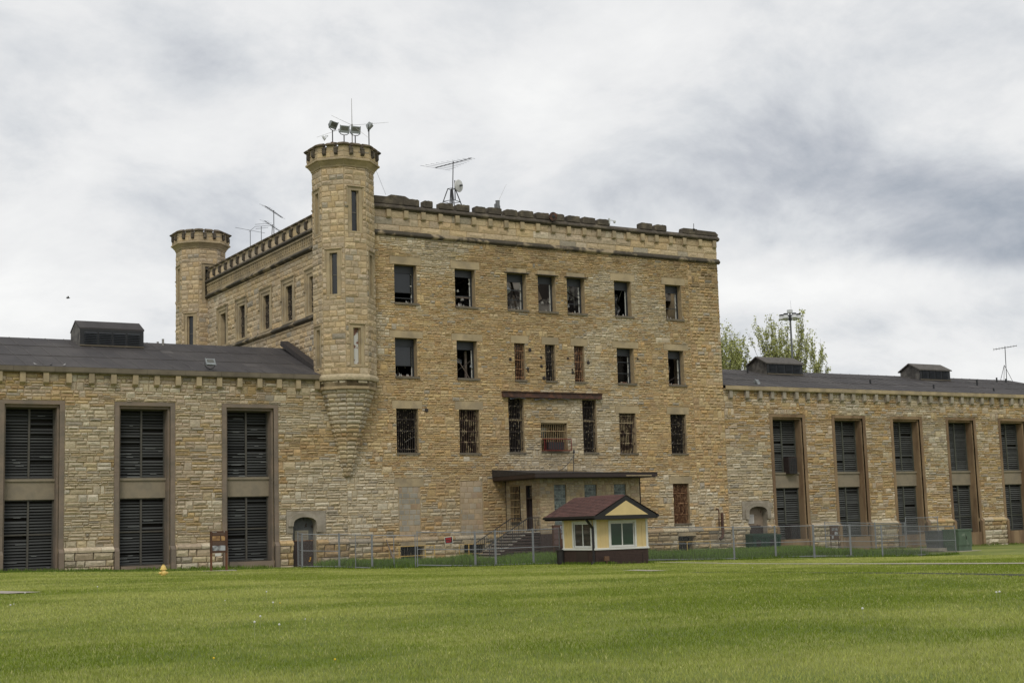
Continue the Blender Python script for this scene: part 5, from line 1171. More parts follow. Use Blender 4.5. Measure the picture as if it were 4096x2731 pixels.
def yagi(o, c, boom, el, mastbase, r=.02, n=9, axis=Vector((1, 0, 0)), lens=(1.6, .7), m=M_ANT, updir=.12):
    "c boom centre, boom direction vector (full), elements across it"
    b = MB(); b.tube(mastbase, c+Vector((0, 0, .12)), r*1.4, n=6); b.build('mast', m, o)
    b = MB(); b.tube(c-boom/2, c+boom/2, r*1.2, n=6)
    for i in range(n):
        t = i/(n-1); p = c+boom*(t-.5); L = lens[0]+(lens[1]-lens[0])*t; e_ = el*L/2; b.tube(p-e_, p+e_, r*.42, n=4)
    b.build('boom', m, o)
ca = N(1806, 660, 4); 
an = thing('tv_antenna', 'long-boom television antenna on a black lattice tower above the main parapet', 'antenna', (ca.x, 4, 19.9))
b0, b1 = N(1741, 672, 5.4), N(1886, 633, 2.6)
yagi(an, (b0+b1)/2, b1-b0, (RR*1.0-UU*.16).normalized(), Vector((ca.x, 4, 23.3)), r=.022, n=10, lens=(2.0, .45))
b = MB(); lc = lambda x, y: (1700+x/2.94, 600+y/2.94)
tz = N(*lc(308, 458), 4).z; cx = N(*lc(312, 458), 4).x; bz = 20.6; hw0, hw1 = .22, 1.15
cr_ = [Vector((s, t, 0)) for s, t in ((-1, -1), (1, -1), (1, 1), (-1, 1))]
R45 = Matrix.Rotation(.5, 3, 'Z')
for v in cr_: v = R45 @ v; b.tube(Vector((cx, 4, tz))+v*hw0*.8, Vector((cx, 4, bz))+v*hw1, .035, n=6)
for z in (tz, tz-.85, tz-1.55, tz-2.0):
    t = (tz-z)/(tz-bz); h = hw0*.8+(hw1-hw0*.8)*t; P = [Vector((cx, 4, z))+(R45 @ v)*h for v in cr_]
    for i in range(4): b.tube(P[i], P[(i+1) % 4], .022, n=5)
b.build('tower', M_ANT, an)
b = MB(); z = tz-1.45; P = [Vector((cx, 4, z))+(R45 @ v)*.62 for v in cr_]; b.prism(P, (0, 0, .05)); b.build('platform', M_ANT, an)
b = MB(); b.tube((cx, 4, tz-1.5), (cx, 4, tz), .05); b.tube(N(*lc(355, 590), 3.6), N(*lc(350, 358), 3.6), .035); b.build('pole', M_ANT, an)
dc = N(*lc(395, 423), 3.3); ds = thing('dish_antenna', 'round white dish antenna fixed to the lattice tower', 'dish antenna', dc)
b = MB(); axd = Vector((-.35, .85, .05)).normalized(); b.lathe(dc, [(.05, .12), (.25, .10), (.40, .02), (.41, -.02), (.39, -.05), (.02, -.12)], n=24, ax=axd); b.build('dish', M_DISH, ds, smooth=False)
b = MB(); b.bar(dc-axd*.1-Vector((0,0,.0)), N(*lc(352, 410), 3.6), .07); b.bar(dc-axd*.1, dc-axd*.3, .1); b.build('mount', M_ANT, ds)
c = N(*lc(855, 650), .6); sr = thing('siren', 'grey upright cylinder siren on the main parapet with a thin leaning whip', 'siren', (c.x, .6, 22.1))
zt_, zb_ = N(*lc(855, 598), .6).z, N(*lc(855, 700), .6).z
b = MB(); b.lathe((c.x, .6, 0), [(.09, zb_-.3), (.16, zb_), (.17, zb_+(zt_-zb_)*.38), (.135, zb_+(zt_-zb_)*.4), (.135, zt_-.04), (.15, zt_-.03), (.15, zt_)], n=18); b.box(c.x-.2, c.x-.16, .5, .7, zb_, zb_+.35); b.build('cylinder', mat('siren_grey', (.17, .175, .18), .6, var=.15), sr)
b = MB(); b.tube(N(*lc(868, 592), .6), N(*lc(957, 402), .6), .010, .006, n=5); b.build('whip', M_ANTL, sr)
c = N(*lc(1498, 785), -.25); hs = thing('horn_loudspeaker', 'round rusty horn loudspeaker on the parapet between the merlons', 'loudspeaker', c)
b = MB(); axh = Vector((-.1, -1, -.1)); b.lathe(c, [(.28, .16), (.29, .12), (.17, -.05), (.10, -.2), (.12, -.3)], n=20, ax=axh); b.build('horn', M_BEAM, hs)
b = MB(); b.lathe(c, [(.12, .175), (.03, .2)], n=12, ax=axh); b.bar(c-Vector((.1, 0, 0)), c+Vector((-.12, .1, -.4)), .05); b.build('driver', M_VENT, hs)
c = N(*lc(2165, 825), -.1); cm = thing('security_camera', 'small white dome camera on a bracket at the parapet gap', 'security camera', c)
b = MB(); b.box(c.x-.05, c.x+.05, -.15, -.05, c.z-.25, c.z+.12); b.bar(c, c+Vector((.3, -.1, -.03)), .04); b.build('bracket', M_LHEAD, cm); b = MB(); b.lathe(c+Vector((.34, -.12, -.1)), [(.05, -.1), (.09, -.04), (.09, .05), (.03, .09)], n=12); b.build('dome', M_LHEAD, cm)
p = N(2700+180/2.413, 850+160/2.413, -.1); q = N(2700+180/2.413, 850+107/2.413, -.1); b = MB(); b.tube((p.x, -.1, p.z-.15), q, .022, n=6); b.lathe((p.x, -.1, p.z), [(.08, -.05), (.1, 0), (.03, .05)], n=8); tag(b.build('lightning_rod', M_ANT, None), 'short lightning rod at the right end of the main parapet', 'lightning rod')
p = N(*lc(1710, 770), -.1); b = MB(); b.tube(p, (p.x, -.1, p.z-.35), .03, n=6); tag(b.build('parapet_stub', M_ANT, None), 'short dark pipe stub on a merlon left of the pigeon', 'pipe')
# left rear antennas
def smallant(c, base, els, label, ang=0.0):
    o = thing('small_antenna', label, 'antenna', base, 'antennas behind the side parapet'); b = MB(); b.tube(base, c, .022, n=5); b.build('mast', M_ANT, o)
    b = MB()
    for a_, d_ in els: b.tube(c+Vector(a_), c+Vector(d_), .012, n=4)
    b.build('element', M_ANT, o)
c = N(1001, 922, 18); smallant(c, Vector((c.x, 18, 20.5)), [((-1.1, 0, .12), (1.1, 0, -.1)), ((-.1, 0, -.1), (.35, 0, .3))], 'leftmost antenna behind the side parapet, a bare crossbar on a pole')
c = N(1045, 905, 17); smallant(c, Vector((c.x, 17, 20.5)), [((-.35, .3, .0), (.45, -.3, .02)), ((-.3, .3, -.15), (.4, -.3, -.12)), ((-.35, .3, .15), (.4, -.3, .17))], 'small antenna with three short rods between its neighbours')
c = N(1095, 848, 13); o = thing('tv_antenna', 'television antenna with sloping boom nearest the turret', 'antenna', (c.x, 13, 20.5)); yagi(o, c, Vector((1.3, .2, -.65)), Vector((.8, .6, .0)).normalized(), Vector((c.x, 13, 20.5)), r=.02, n=9, lens=(1.4, .7))
c = N(1090, 905, 13); o = thing('tv_antenna', 'lower television antenna half hidden by the side parapet', 'antenna', (c.x-.2, 13.2, 20.5)); yagi(o, c, Vector((1.2, .2, -.6)), Vector((.8, .6, .1)).normalized(), Vector((c.x-.1, 13.2, 20.5)), r=.018, n=7, lens=(1.2, .6))
c = N(4017, 1390, 9); o = thing('tv_antenna', 'television antenna on a tripod mast at the far right roof ridge', 'antenna', (c.x, 9, 14)); bz_ = N(4017, 1525, 9).z
yagi(o, c+Vector((.1, 0, 0)), Vector((1.6, -1.2, .25)), Vector((.75, .62, .0)).normalized(), Vector((c.x, 9, bz_)), r=.025, n=9, lens=(2.4, 1.4))
b = MB(); m_ = N(4017, 1460, 9)
for dx, dy in ((-.55, -.3), (.6, -.3), (0, .6)): b.tube(m_, (m_.x+dx, 9+dy, bz_-.05), .022, n=5)
b.build('tripod', M_ANT, o)
# guy wire
b = MB(); b.tube(N(600+1290/1.4255, 350+475/1.4255, 0), N(600+1345/1.4255, 350+612/1.4255, 0), .008, n=4); tag(b.build('guy_wire', M_ANT, None), 'thin wire running from the turret crown down to the parapet', 'wire')
# roof pipes
for i, (x, y0, y1, Y, m, r_, lb) in enumerate(((2120/3.36, 392, 440, 9, M_ANTL, .07, 'short pale vent pipe behind the left roof ridge'), (2190/3.36, 355, 472, 8.2, M_ANTL, .07, 'taller pale vent pipe on the left roof ridge'))):
    t_, q = N(x, 1250+y0/3.36, Y), N(x, 1250+y1/3.36, Y); b = MB(); b.tube((t_.x, Y, q.z-.2), t_, r_, n=10); b.lathe((t_.x, Y, q.z-.1), [(.16, -.1), (.14, .0), (.08, .06)], n=10, ); tag(b.build('vent_pipe', m, None), lb, 'vent pipe')
for x, y, Y, lb in ((890, 495, 3.2, 'black vent pipe stub midway between the two right ventilators'), (1221, 520, 1.6, 'black vent pipe stub below the second right ventilator'), (1447, 494, 4.5, 'low black pipe stub right of the second ventilator'), (1535, 538, 1.2, 'low black pipe stub near the right eaves'), (1550, 482, 7.5, 'black stub near the far right ridge'), (1598, 488, 7.3, 'black box vent beside the right tripod antenna'), (248, 425, 7.0, 'black stub left of the first right ventilator')):
    p = N(*cr(x, y), Y); b = MB(); b.tube((p.x, Y, p.z-.3), (p.x, Y, p.z+.2), .07, n=8); tag(b.build('vent_pipe', M_VENT, None), lb, 'vent pipe')

# light mast behind the right wing
c = N(3160, 1262, 30); lm = thing('high_mast_light', 'tall grey mast with a ring of six pale lamp heads behind the right wing', 'light mast', (c.x, 30, 0))
b = MB(); b.tube((c.x+.05, 30, 0), (c.x, 30, c.z+.2), .16, .09, n=12); b.build('pole', mat('mast_grey', (.13, .135, .14), .5, metal=.3), lm)
b = MB(); b.lathe((c.x, 30, c.z+.25), [(.28, 0), (.29, .3), (.22, .33)], n=14); b.tube((c.x+.2, 30, c.z+.5), (c.x+.15, 30, c.z+1.5), .02, .01, n=5); b.build('top_box', M_LHEAD, lm)
b = MB(); b.lathe((c.x, 30, c.z-.3), [(.16, -.2), (.16, .2)], n=10)
for k in range(6):
    t = .3+k*PI/3; b.tube((c.x, 30, c.z), (c.x+.82*math.cos(t), 30+.82*math.sin(t), c.z), .04)
b.build('ring', M_VENT, lm)
for k in range(6):
    t = .3+k*PI/3; q = (c.x+.82*math.cos(t), 30+.82*math.sin(t), c.z-.08); b = MB(); b.lathe(q, [(.05, -.36), (.32, -.25), (.25, -.12), (.21, .08)], n=14); h_ = b.build('lamp_head', M_LHEAD, lm); b = MB(); b.lathe(q, [(.23, .083), (.23, .2), (.17, .23)], n=14); b.build('ballast', M_VENT, h_)

# birds
def bird(p, s, label, m, yaw=0.0):
    o = thing('pigeon', label, 'bird', p, None); R_ = Matrix.Rotation(yaw, 3, 'Z'); p = Vector(p)
    me = bpy.data.meshes.new('body'); b = MB()
    prof = [(-.16, .015, .06), (-.10, .03, .065), (-.04, .058, .085), (.03, .066, .11), (.08, .052, .15), (.10, .034, .185), (.125, .034, .215), (.15, .022, .218), (.175, .005, .21)]
    vs = []; fs = []; n = 8
    for i, (x, r_, z) in enumerate(prof):
        for k in range(n): t = 2*PI*k/n; vs.append(p+R_ @ Vector((x*s+math.cos(t)*0*s, math.cos(t)*r_*s, (z+math.sin(t)*r_)*s)))
    for i in range(len(prof)-1):
        for k in range(n): fs.append((i*n+k, i*n+(k+1) % n, (i+1)*n+(k+1) % n, (i+1)*n+k))
    fs += [tuple(range(n)), tuple(range((len(prof)-1)*n, len(prof)*n))]
    b.add(vs, fs); 
    for y in (-.02, .02): b.tube(p+R_ @ Vector((0, y*s, 0)), p+R_ @ Vector((0, y*s, .06*s)), .006*s, n=5)
    b.bar(p+R_ @ Vector((-.15*s, 0, .06*s)), p+R_ @ Vector((-.27*s, 0, .03*s)), .05*s, .012*s)
    b.build('body', m, o)
p = N(*lc(1872, 815), .0); bird((p.x, .0, p.z-.0), .85, 'pigeon perched on the main parapet', M_BIRD, .4)
for (x, y, m, lb, yw) in ((460, 728, M_BIRDL, 'pale pigeon with dark head, leftmost of three on the left eaves', 2.4), (675, 738, M_BIRD, 'dark pigeon, middle of three on the left eaves', .5), (850, 738, M_BIRDL, 'grey pigeon, rightmost of three on the left eaves', .6)):
    p = N(*c5(x, y), .1); p.z = 11.2+.205+.04; bird((p.x, -.1, p.z), .62, lb, m, yw)
p = N(273, 1192, 60); fb = thing('flying_bird', 'tiny dark bird flying in the left part of the sky', 'bird', p); b = MB()
b.lathe(p, [(.02, -.2), (.06, -.07), (.05, .07), (.012, .18)], n=6, ax=(1, 0, .1)); 
for s in (-1, 1): b.prism([p+Vector((.06, 0, 0)), p+Vector((-.06, 0, 0)), p+Vector((-.12, .2*s, .14)), p+Vector((-.07, .4*s, .08)), p+Vector((.02, .2*s, .15))], (0, 0, .015))
b.build('body', M_BIRD, fb)

# ------------------------------------------------------------------ trees (young spring leaves)
def tree(x, y, h, rad, seed, label):
    r = random.Random(seed); z0 = 0.; o = thing('leafing_tree', label, 'tree', (x, y, z0), 'trees behind the right wing')
    b = MB(); tips = []
    def grow(p, d, L, R_, lev):
        q = p+d*L; b.tube(p, q, R_, R_*.72, n=6 if lev < 2 else 4)
        if lev >= 2: tips.append((p, q))
        if lev == 5: return
        for i in range(r.choice((2, 3)) if lev else 5):
            dd = (d+Vector((r.uniform(-1, 1), r.uniform(-1, 1), r.uniform(-.1, .55)))*(.55 if lev else .6)).normalized(); dd = (dd+Vector((0, 0, .28))).normalized()
            grow(q if r.random() < .6 or lev == 0 else p.lerp(q, .7), dd, L*r.uniform(.62, .85) if lev else h*.24, R_*.6, lev+1)
    grow(Vector((x, y, z0)), Vector((r.uniform(-.03, .03), 0, 1)).normalized(), h*.30, .26, 0)
    zs = max(q.z for p, q in tips); k = (h-z0-h*.3)/(zs-z0-h*.3)
    def fit(v):
        v = Vector(v)
        if v.z > z0+h*.3: v.z = z0+h*.3+(v.z-z0-h*.3)*k; m = rad/ (h*.36); v.x = x+(v.x-x)*m; v.y = y+(v.y-y)*m
        return v
    b.v = [tuple(fit(v)) for v in b.v]; b.build('trunk', M_BARK, o, recalc=False)
    b = MB()
    for p, q in tips:
        p, q = fit(p), fit(q)
        if q.z < 9: continue
        for c in range(3):
            m = p.lerp(q, r.uniform(.2, 1.1))+Vector((r.uniform(-.12, .12), r.uniform(-.12, .12), r.uniform(-.1, .25)))
            for i in range(6):
                c_ = m+Vector((r.gauss(0, .09), r.gauss(0, .09), r.gauss(0, .2))); s = r.uniform(.07, .13); a = Vector((r.uniform(-1, 1), r.uniform(-1, 1), r.uniform(-.6, .6))).normalized(); d = a.cross(Vector((r.uniform(-1, 1), r.uniform(-1, 1), r.uniform(-1, 1)))).normalized()
                g = r.uniform(.75, 1.25); b.add([c_-a*s, c_+d*s*.7, c_+a*s, c_-d*s*.7], [(0, 1, 2, 3)], None, (.39*g, .41*g, .15*g))
    b.build('crown', M_LEAF, o, recalc=False)
tree(93.5, 41, 24.8, 4.2, 1, 'tall narrow leafing tree rising directly beside the tall block'); tree(95.6, 43, 22.6, 3.6, 12, 'thinly leafed tree just right of the tallest one')
tree(98.9, 44.5, 23.4, 4.2, 23, 'slender leafing tree in the gap left of the first ventilator'); tree(101.2, 40, 24.6, 4.6, 3, 'broad leafing tree behind the first right ventilator'); tree(105.2, 42, 23.6, 4.4, 4, 'leafing tree behind the light mast')
tree(109.6, 43, 22.6, 4.6, 5, 'lower leafing tree at the right end of the tree row')

# ------------------------------------------------------------------ paths, ground
def strip(pts, label, m, name, dz=.035):
    b = MB(); L = [Vector((x, y, float(G(x, y))+dz)) for x, y in pts]; b.prism(L, (0, 0, -.08)); o = b.build(name, m, None); o['kind'] = 'structure'; return o
def gpt(px, py):
    z = .5
    for i in range(30):
        w = ray(px, py); p = CAM+w*((z-CAM.z)/w.z); z = z*.5+.5*float(G(p.x, p.y))
    return p
PATHS = []
def pathpx(A, B, wid, nm, n=14, m=M_CONC, dz=.03):
    a, c = gpt(*A), gpt(*B); d = (c-a); d.z = 0; nr = Vector((-d.y, d.x, 0)).normalized()*wid/2; b = MB(); P = []
    for i in range(n+1):
        q = a+d*(i/n); P.append([Vector(((q+s*nr).x, (q+s*nr).y, float(G((q+s*nr).x, (q+s*nr).y))+dz)) for s in (-1, 1)])
    for i in range(n): b.add([P[i][0], P[i][1], P[i+1][1], P[i+1][0]], [(0, 1, 2, 3)])
    o = b.build(nm, m, None, recalc=False); o['kind'] = 'structure'; PATHS.append((a.x, a.y, c.x, c.y, wid/2)); return o
pathpx((2640, 2250), (4400, 2253), 1.0, 'path'); pathpx((-60, 2369), (98, 2373), 1.1, 'path', n=4); pathpx((2520, 2281), (2640, 2284), .7, 'path', n=3)
pathpx((2750, 2290), (4400, 2308), .75, 'path', m=mat('path_edge_shade', (.028, .032, .012), .95, var=.3), dz=.012)  # shadow line of the sunken walkway edge, painted as a dark strip
xs = np.concatenate([np.arange(-400, -40, 30.), np.arange(-40, 110, 1.0), np.arange(110, 600, 35.)]); ys = np.concatenate([np.arange(-400, -90, 30.), np.arange(-90, 2, .8), np.arange(2, 900, 60.)])
XX, YY = np.meshgrid(xs, ys); ZZ = G(XX, YY)-.0; me = bpy.data.meshes.new('lawn'); nx, ny = len(xs), len(ys)
V = np.stack([XX.ravel(), YY.ravel(), ZZ.ravel()], 1); idx = np.arange(nx*ny).reshape(ny, nx)
Fq = np.stack([idx[:-1, :-1].ravel(), idx[:-1, 1:].ravel(), idx[1:, 1:].ravel(), idx[1:, :-1].ravel()], 1)
me.from_pydata(V.tolist(), [], Fq.tolist()); me.polygons.foreach_set('use_smooth', [True]*len(me.polygons))
M_LAWN = mat('lawn_soil_and_thatch', (.22, .24, .05), .95, var=.2, vscale=1.5, col2=(.11, .15, .016), c2scale=.25, c2lo=.4, c2hi=.6, bump=.6, bscale=25)
me.materials.append(M_LAWN); lawn = bpy.data.objects.new('ground', me); COL.objects.link(lawn); lawn['kind'] = 'structure'
# grass blades
def inpath(x, y):
    k = np.zeros(x.shape, bool)
    for ax_, ay_, bx_, by_, hw in PATHS:
        dx, dy = bx_-ax_, by_-ay_; L2 = dx*dx+dy*dy; t = np.clip(((x-ax_)*dx+(y-ay_)*dy)/L2, 0, 1); k |= np.hypot(x-ax_-dx*t, y-ay_-dy*t) < hw
    k |= (x > BX0-.1) & (x < BX1+.1) & (y > BY0-.1) & (y < BY1+.1)
    return k
def vnoise(x, y, s, seed):
    rs = np.random.RandomState(seed); T = rs.rand(256, 256); xf = x/s; yf_ = y/s; xi = np.floor(xf).astype(int); yi = np.floor(yf_).astype(int); fx = xf-xi; fy = yf_-yi; fx = fx*fx*(3-2*fx); fy = fy*fy*(3-2*fy)
    g = lambda a, c: T[a % 256, c % 256]
    return (g(xi, yi)*(1-fx)+g(xi+1, yi)*fx)*(1-fy)+(g(xi, yi+1)*(1-fx)+g(xi+1, yi+1)*fx)*fy
def blades(name, x, y, h, wd, col, lean, seed, m=M_BLADE):
    rs = np.random.RandomState(seed); n = len(x); z = G(x, y)-.01; a = rs.rand(n)*2*PI; la = rs.rand(n)*2*PI; ln = lean*h*rs.rand(n)
    dx, dy = np.cos(a)*wd/2, np.sin(a)*wd/2; mx, my = x+np.cos(la)*ln*.35, y+np.sin(la)*ln*.35; tx, ty = x+np.cos(la)*ln, y+np.sin(la)*ln
    V = np.empty((n, 5, 3)); V[:, 0] = np.stack([x-dx, y-dy, z], 1); V[:, 1] = np.stack([x+dx, y+dy, z], 1); V[:, 2] = np.stack([mx+dx*.8, my+dy*.8, z+h*.6], 1); V[:, 3] = np.stack([mx-dx*.8, my-dy*.8, z+h*.6], 1); V[:, 4] = np.stack([tx, ty, z+h], 1)
    me = bpy.data.meshes.new(name); me.vertices.add(n*5); me.vertices.foreach_set('co', V.astype(np.float32).ravel())
    b5 = np.arange(n)*5; loops = np.stack([b5, b5+1, b5+2, b5+3, b5+3, b5+2, b5+4], 1).ravel(); me.loops.add(n*7); me.loops.foreach_set('vertex_index', loops.astype(np.int32))
    me.polygons.add(n*2); st_ = np.stack([np.arange(n)*7, np.arange(n)*7+4], 1).ravel(); me.polygons.foreach_set('loop_start', st_.astype(np.int32)); me.update(calc_edges=True)
    at = me.attributes.new('col', 'FLOAT_COLOR', 'POINT'); C4 = np.ones((n, 5, 4), np.float32); C4[:, :, :3] = col[:, None, :]; at.data.foreach_set('color', C4.ravel())
    me.materials.append(m); o = bpy.data.objects.new(name, me); COL.objects.link(o); o['kind'] = 'stuff'; return o
def grass_col(x, y, rs, n):
    big = .55*vnoise(x*.8+y*.25, y-x*.1, 5.5, 1)+.3*vnoise(x+50, y*1.6, 1.9, 2)+.15*vnoise(x, y*2, .6, 3)
    t = np.clip((big-.36)/.3, 0, 1); far = np.clip((y+62)/45, 0, 1); t = np.clip(t*.68+far*.26-.03, 0, 1)
    g0 = np.array([.165, .222, .022]); g1 = np.array([.42, .44, .12]); c = g0+(g1-g0)*t[:, None]
    dry = rs.rand(n) < .05+.12*t; c[dry] = np.array([.44, .43, .17]); c *= rs.uniform(.8, 1.2, n)[:, None]
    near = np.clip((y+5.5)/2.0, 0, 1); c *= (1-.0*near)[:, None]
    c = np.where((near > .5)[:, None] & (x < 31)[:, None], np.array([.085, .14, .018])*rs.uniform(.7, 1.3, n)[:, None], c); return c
rs = np.random.RandomState(4)
def sample(n, r0, r1, p):
    u = rs.rand(n); r_ = (r0**p+(r1**p-r0**p)*u)**(1/p); th = YAW+rs.uniform(math.radians(-22.5), math.radians(22.5), n); return CAM.x+r_*np.sin(th), CAM.y+r_*np.cos(th), r_
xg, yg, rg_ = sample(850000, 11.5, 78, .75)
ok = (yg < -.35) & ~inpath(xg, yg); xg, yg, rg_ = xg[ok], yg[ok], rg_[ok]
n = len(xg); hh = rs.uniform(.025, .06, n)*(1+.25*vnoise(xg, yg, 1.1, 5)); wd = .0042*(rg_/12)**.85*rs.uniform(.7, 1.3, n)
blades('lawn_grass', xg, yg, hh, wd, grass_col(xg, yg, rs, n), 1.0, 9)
# uncut weeds behind the fence
def inside(x, y):
    fx = [FB[k].x for k in 'bcdefghi']+[37.6, 40.6]+[FB[k].x for k in 'klmnopq']; fy = [FB[k].y for k in 'bcdefghi']+[-16, -15]+[FB[k].y for k in 'klmnopq']
    o_ = np.argsort(fx); return (y > np.interp(x, np.array(fx)[o_], np.array(fy)[o_])+.15) & (x > FB['b'].x+.3) & (x < FB['q'].x)
n = 150000; xw = rs.uniform(29, 66, n); yw = rs.uniform(-16, -.3, n); ok = inside(xw, yw) & ~((xw > 40.3) & (xw < 51.5) & (yw > -4.1)); xw, yw = xw[ok], yw[ok]
d_ = vnoise(xw, yw, 2.5, 21)*.7+vnoise(xw, yw, .8, 22)*.3; keep = rs.rand(len(xw)) < np.clip((d_-.2)*2.2, .15, 1); xw, yw, d_ = xw[keep], yw[keep], d_[keep]; n = len(xw)
cw = np.array([.085, .15, .025])*(rs.uniform(.6, 1.5, n)[:, None])+np.array([.05, .05, .02])*(d_[:, None])
blades('weeds', xw, yw, rs.uniform(.18, .46, n)*(.55+d_), rs.uniform(.02, .04, n), cw, .5, 10)
# tufts left uncut along walls, booth and fence feet
def along(pts, k, sp=.18):
    X_, Y_ = [], []
    for (xa, ya), (xb, yb) in zip(pts[:-1], pts[1:]):
        m = int(math.hypot(xb-xa, yb-ya)*k); t = rs.rand(m); X_.append(xa+(xb-xa)*t+rs.randn(m)*sp*.5); Y_.append(ya+(yb-ya)*t-np.abs(rs.randn(m))*sp)
    return np.concatenate(X_), np.concatenate(Y_)
xe, ye = [], []
for pts, k in (([(5, -.35), (30, -.35)], 130), ([(62, -.35), (95, -.35)], 90), ([(BX0-.05, BY1), (BX0-.05, BY0-.05), (BX1+.05, BY0-.05)], 260), ([(FB[q].x, FB[q].y) for q in 'abcd'], 150), ([(FB[q].x, FB[q].y) for q in 'efghi'], 150), ([(FB[q].x, FB[q].y) for q in 'jklmnopq'], 150)):
    a_, b_ = along(pts, k); xe.append(a_); ye.append(b_)
xe, ye = np.concatenate(xe), np.concatenate(ye); ok = vnoise(xe, ye, .7, 31) > .35; xe, ye = xe[ok], ye[ok]; n = len(xe)
blades('uncut_tufts', xe, ye, rs.uniform(.06, .2, n), rs.uniform(.015, .03, n), np.array([.10, .155, .02])*rs.uniform(.6, 1.4, n)[:, None], .6, 12)
# dandelions
dd = [(390, 2345, 1), (42, 2418, 1), (55, 2414, 0), (1066, 2365, 1), (1018, 2486, 1), (1041, 2463, 1), (1117, 2496, 1), (1221, 2474, 0), (1340, 2635, 2), (1120, 2410, 2), (900, 2400, 0), (3985, 2367, 1), (3998, 2365, 1), (3450, 2432, 1), (100, 2370, 1), (3010, 2268, 0), (855, 2630, 2), (1092, 2408, 1)]
names = {1: ('seed head', M_SEED, .019), 0: ('small closed head', M_SEED, .012), 2: ('yellow flower', M_FLOW, .014)}
for i, (x, y, k) in enumerate(dd):
    tx, hgt = None, (.26, .22, .15, .2)[i % 4] if k != 2 else .06
    w = ray(x, y); z = .9+hgt
    for j in range(20): p = CAM+w*((z-CAM.z)/w.z); z = float(G(p.x, p.y))+hgt
    dl = thing('dandelion', f"dandelion with a {names[k][0]} on a thin stem in the lawn", 'flower', (p.x, p.y, z-hgt), 'dandelions in the lawn')
    b = MB(); b.tube((p.x, p.y, z-hgt), p, .004, .003, n=5); b.build('stem', M_STEM, dl)
    b = MB(); r_ = names[k][2]; b.lathe(p, [(r_*.4, -r_*.9), (r_*.9, -r_*.45), (r_, 0), (r_*.85, r_*.5), (r_*.35, r_*.92)], n=9); b.build('head', names[k][1], dl)

# ------------------------------------------------------------------ sky and light
EL, AZ = math.radians(48), math.radians(215)       # sun behind and to the left of the camera
w = bpy.data.worlds.new('World'); sc.world = w; w.use_nodes = True; nt = w.node_tree; n = nt.nodes; l = nt.links; n.clear()
out = n.new('ShaderNodeOutputWorld'); bg1 = n.new('ShaderNodeBackground'); bg2 = n.new('ShaderNodeBackground'); mx = n.new('ShaderNodeMixShader')
sky = n.new('ShaderNodeTexSky'); sky.sky_type = 'NISHITA'; sky.sun_disc = False; sky.sun_elevation = EL; sky.sun_rotation = AZ
l.new(sky.outputs[0], bg1.inputs[0]); bg1.inputs[1].default_value = .08; bg2.inputs[1].default_value = 1.0
tc = n.new('ShaderNodeTexCoord'); sep = n.new('ShaderNodeSeparateXYZ'); l.new(tc.outputs['Generated'], sep.inputs[0])
def M(op, a, b_=None, c_=None):
    x = n.new('ShaderNodeMath'); x.operation = op
    for i, v in enumerate((a, b_, c_)):
        if v is None: continue
        if isinstance(v, (int, float)): x.inputs[i].default_value = v
        else: l.new(v, x.inputs[i])
    return x.outputs[0]
den = M('ADD', M('MAXIMUM', sep.outputs[2], 0.0), .42); px_ = M('DIVIDE', sep.outputs[0], den); py_ = M('DIVIDE', sep.outputs[1], den)
cv = n.new('ShaderNodeCombineXYZ'); l.new(px_, cv.inputs[0]); l.new(py_, cv.inputs[1])
def NZ(scale, det, rough=.55, dist=0., off=(0, 0, 0)):
    mp = n.new('ShaderNodeMapping'); mp.inputs['Location'].default_value = off; l.new(cv.outputs[0], mp.inputs[0])
    t = n.new('ShaderNodeTexNoise'); t.inputs['Scale'].default_value = scale; t.inputs['Detail'].default_value = det; t.inputs['Roughness'].default_value = rough; t.inputs['Distortion'].default_value = dist; l.new(mp.outputs[0], t.inputs['Vector']); return t.outputs['Fac']
n1 = NZ(1.15, 9, .55, .18, (3.1, 7.7, 0)); n2 = NZ(4.2, 11, .60, .25, (1.0, 2.0, 4.0))
az = M('ARCTAN2', sep.outputs[0], sep.outputs[1]); el = M('ARCSINE', sep.outputs[2])
wob = M('MULTIPLY', M('SUBTRACT', NZ(.9, 6, .6, .0, (9, 2, 1)), .5), .5)
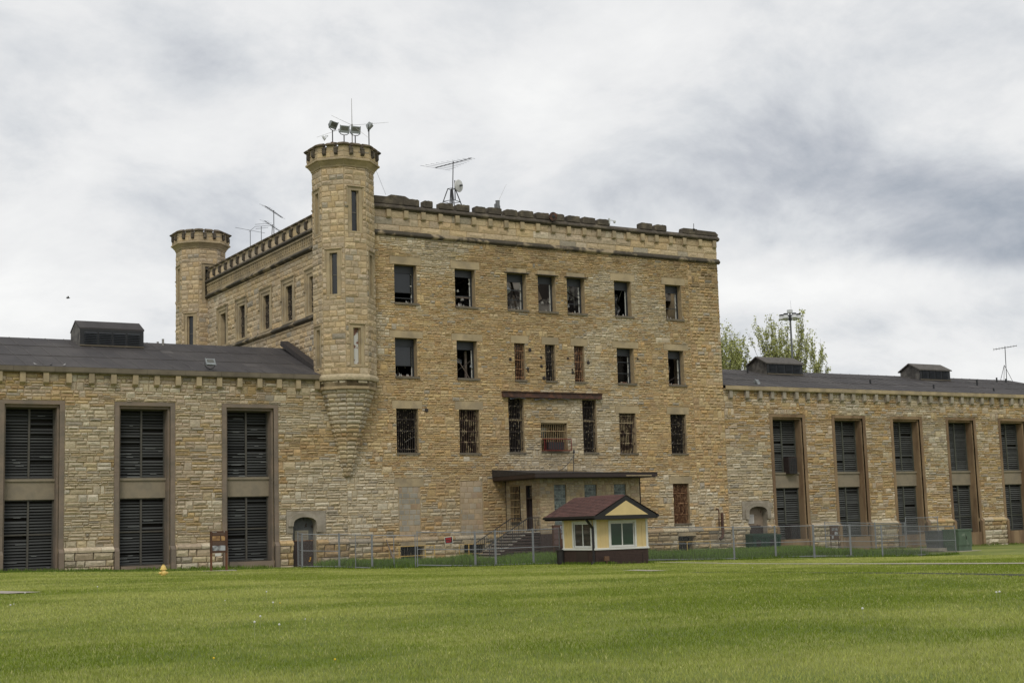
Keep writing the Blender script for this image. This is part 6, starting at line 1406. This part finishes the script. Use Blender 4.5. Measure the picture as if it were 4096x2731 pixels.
def blob(px, py, sa, se, amt, rot=0.0):
    d = ray(px, py).normalized(); a0, e0 = math.atan2(d.x, d.y), math.asin(d.z)
    da = M('SUBTRACT', az, a0); de = M('SUBTRACT', el, e0)
    u_ = M('ADD', M('MULTIPLY', da, math.cos(rot)), M('MULTIPLY', de, math.sin(rot))); v_ = M('SUBTRACT', M('MULTIPLY', de, math.cos(rot)), M('MULTIPLY', da, math.sin(rot)))
    v_ = M('ADD', v_, M('MULTIPLY', wob, se*1.6)); u_ = M('ADD', u_, M('MULTIPLY', wob, sa*.8))
    r2 = M('ADD', M('POWER', M('ABSOLUTE', M('DIVIDE', u_, sa)), 2), M('POWER', M('ABSOLUTE', M('DIVIDE', v_, se)), 2)); return M('MULTIPLY', M('EXPONENT', M('MULTIPLY', r2, -1)), amt)
acc = M('ADD', M('MULTIPLY_ADD', M('SUBTRACT', n1, .5), 1.05, .55), M('MULTIPLY', M('SUBTRACT', n2, .5), 1.0))
for bl in BLOBS: acc = M('ADD', acc, blob(*bl))
rp = n.new('ShaderNodeValToRGB'); l.new(acc, rp.inputs[0]); e_ = rp.color_ramp.elements
for i, (p_, c_) in enumerate(SKYRAMP):
    el_ = e_[i] if i < 2 else e_.new(p_); el_.position = p_; el_.color = (*c_, 1)
l.new(rp.outputs[0], bg2.inputs[0]); l.new(bg1.outputs[0], mx.inputs[1]); l.new(bg2.outputs[0], mx.inputs[2]); mx.inputs[0].default_value = .96; l.new(mx.outputs[0], out.inputs[0])
sd_ = bpy.data.lights.new('sun', 'SUN'); sd_.energy = 1.3; sd_.angle = math.radians(16); sd_.color = (1, .95, .86); so = bpy.data.objects.new('sun', sd_); COL.objects.link(so)
sx, sy, sz = math.cos(EL)*math.sin(AZ), math.cos(EL)*math.cos(AZ), math.sin(EL)
so.rotation_euler = Vector((sx, sy, sz)).to_track_quat('Z', 'Y').to_euler(); so.location = (0, -60, 40)
vs_ = sc.view_settings; vs_.view_transform = 'Standard'; vs_.look = 'None'; vs_.exposure = 0; vs_.gamma = 1; vs_.use_curve_mapping = False
sc.cycles.max_bounces = 5; sc.cycles.diffuse_bounces = 3; sc.cycles.glossy_bounces = 2; sc.cycles.transmission_bounces = 2; sc.cycles.volume_bounces = 0
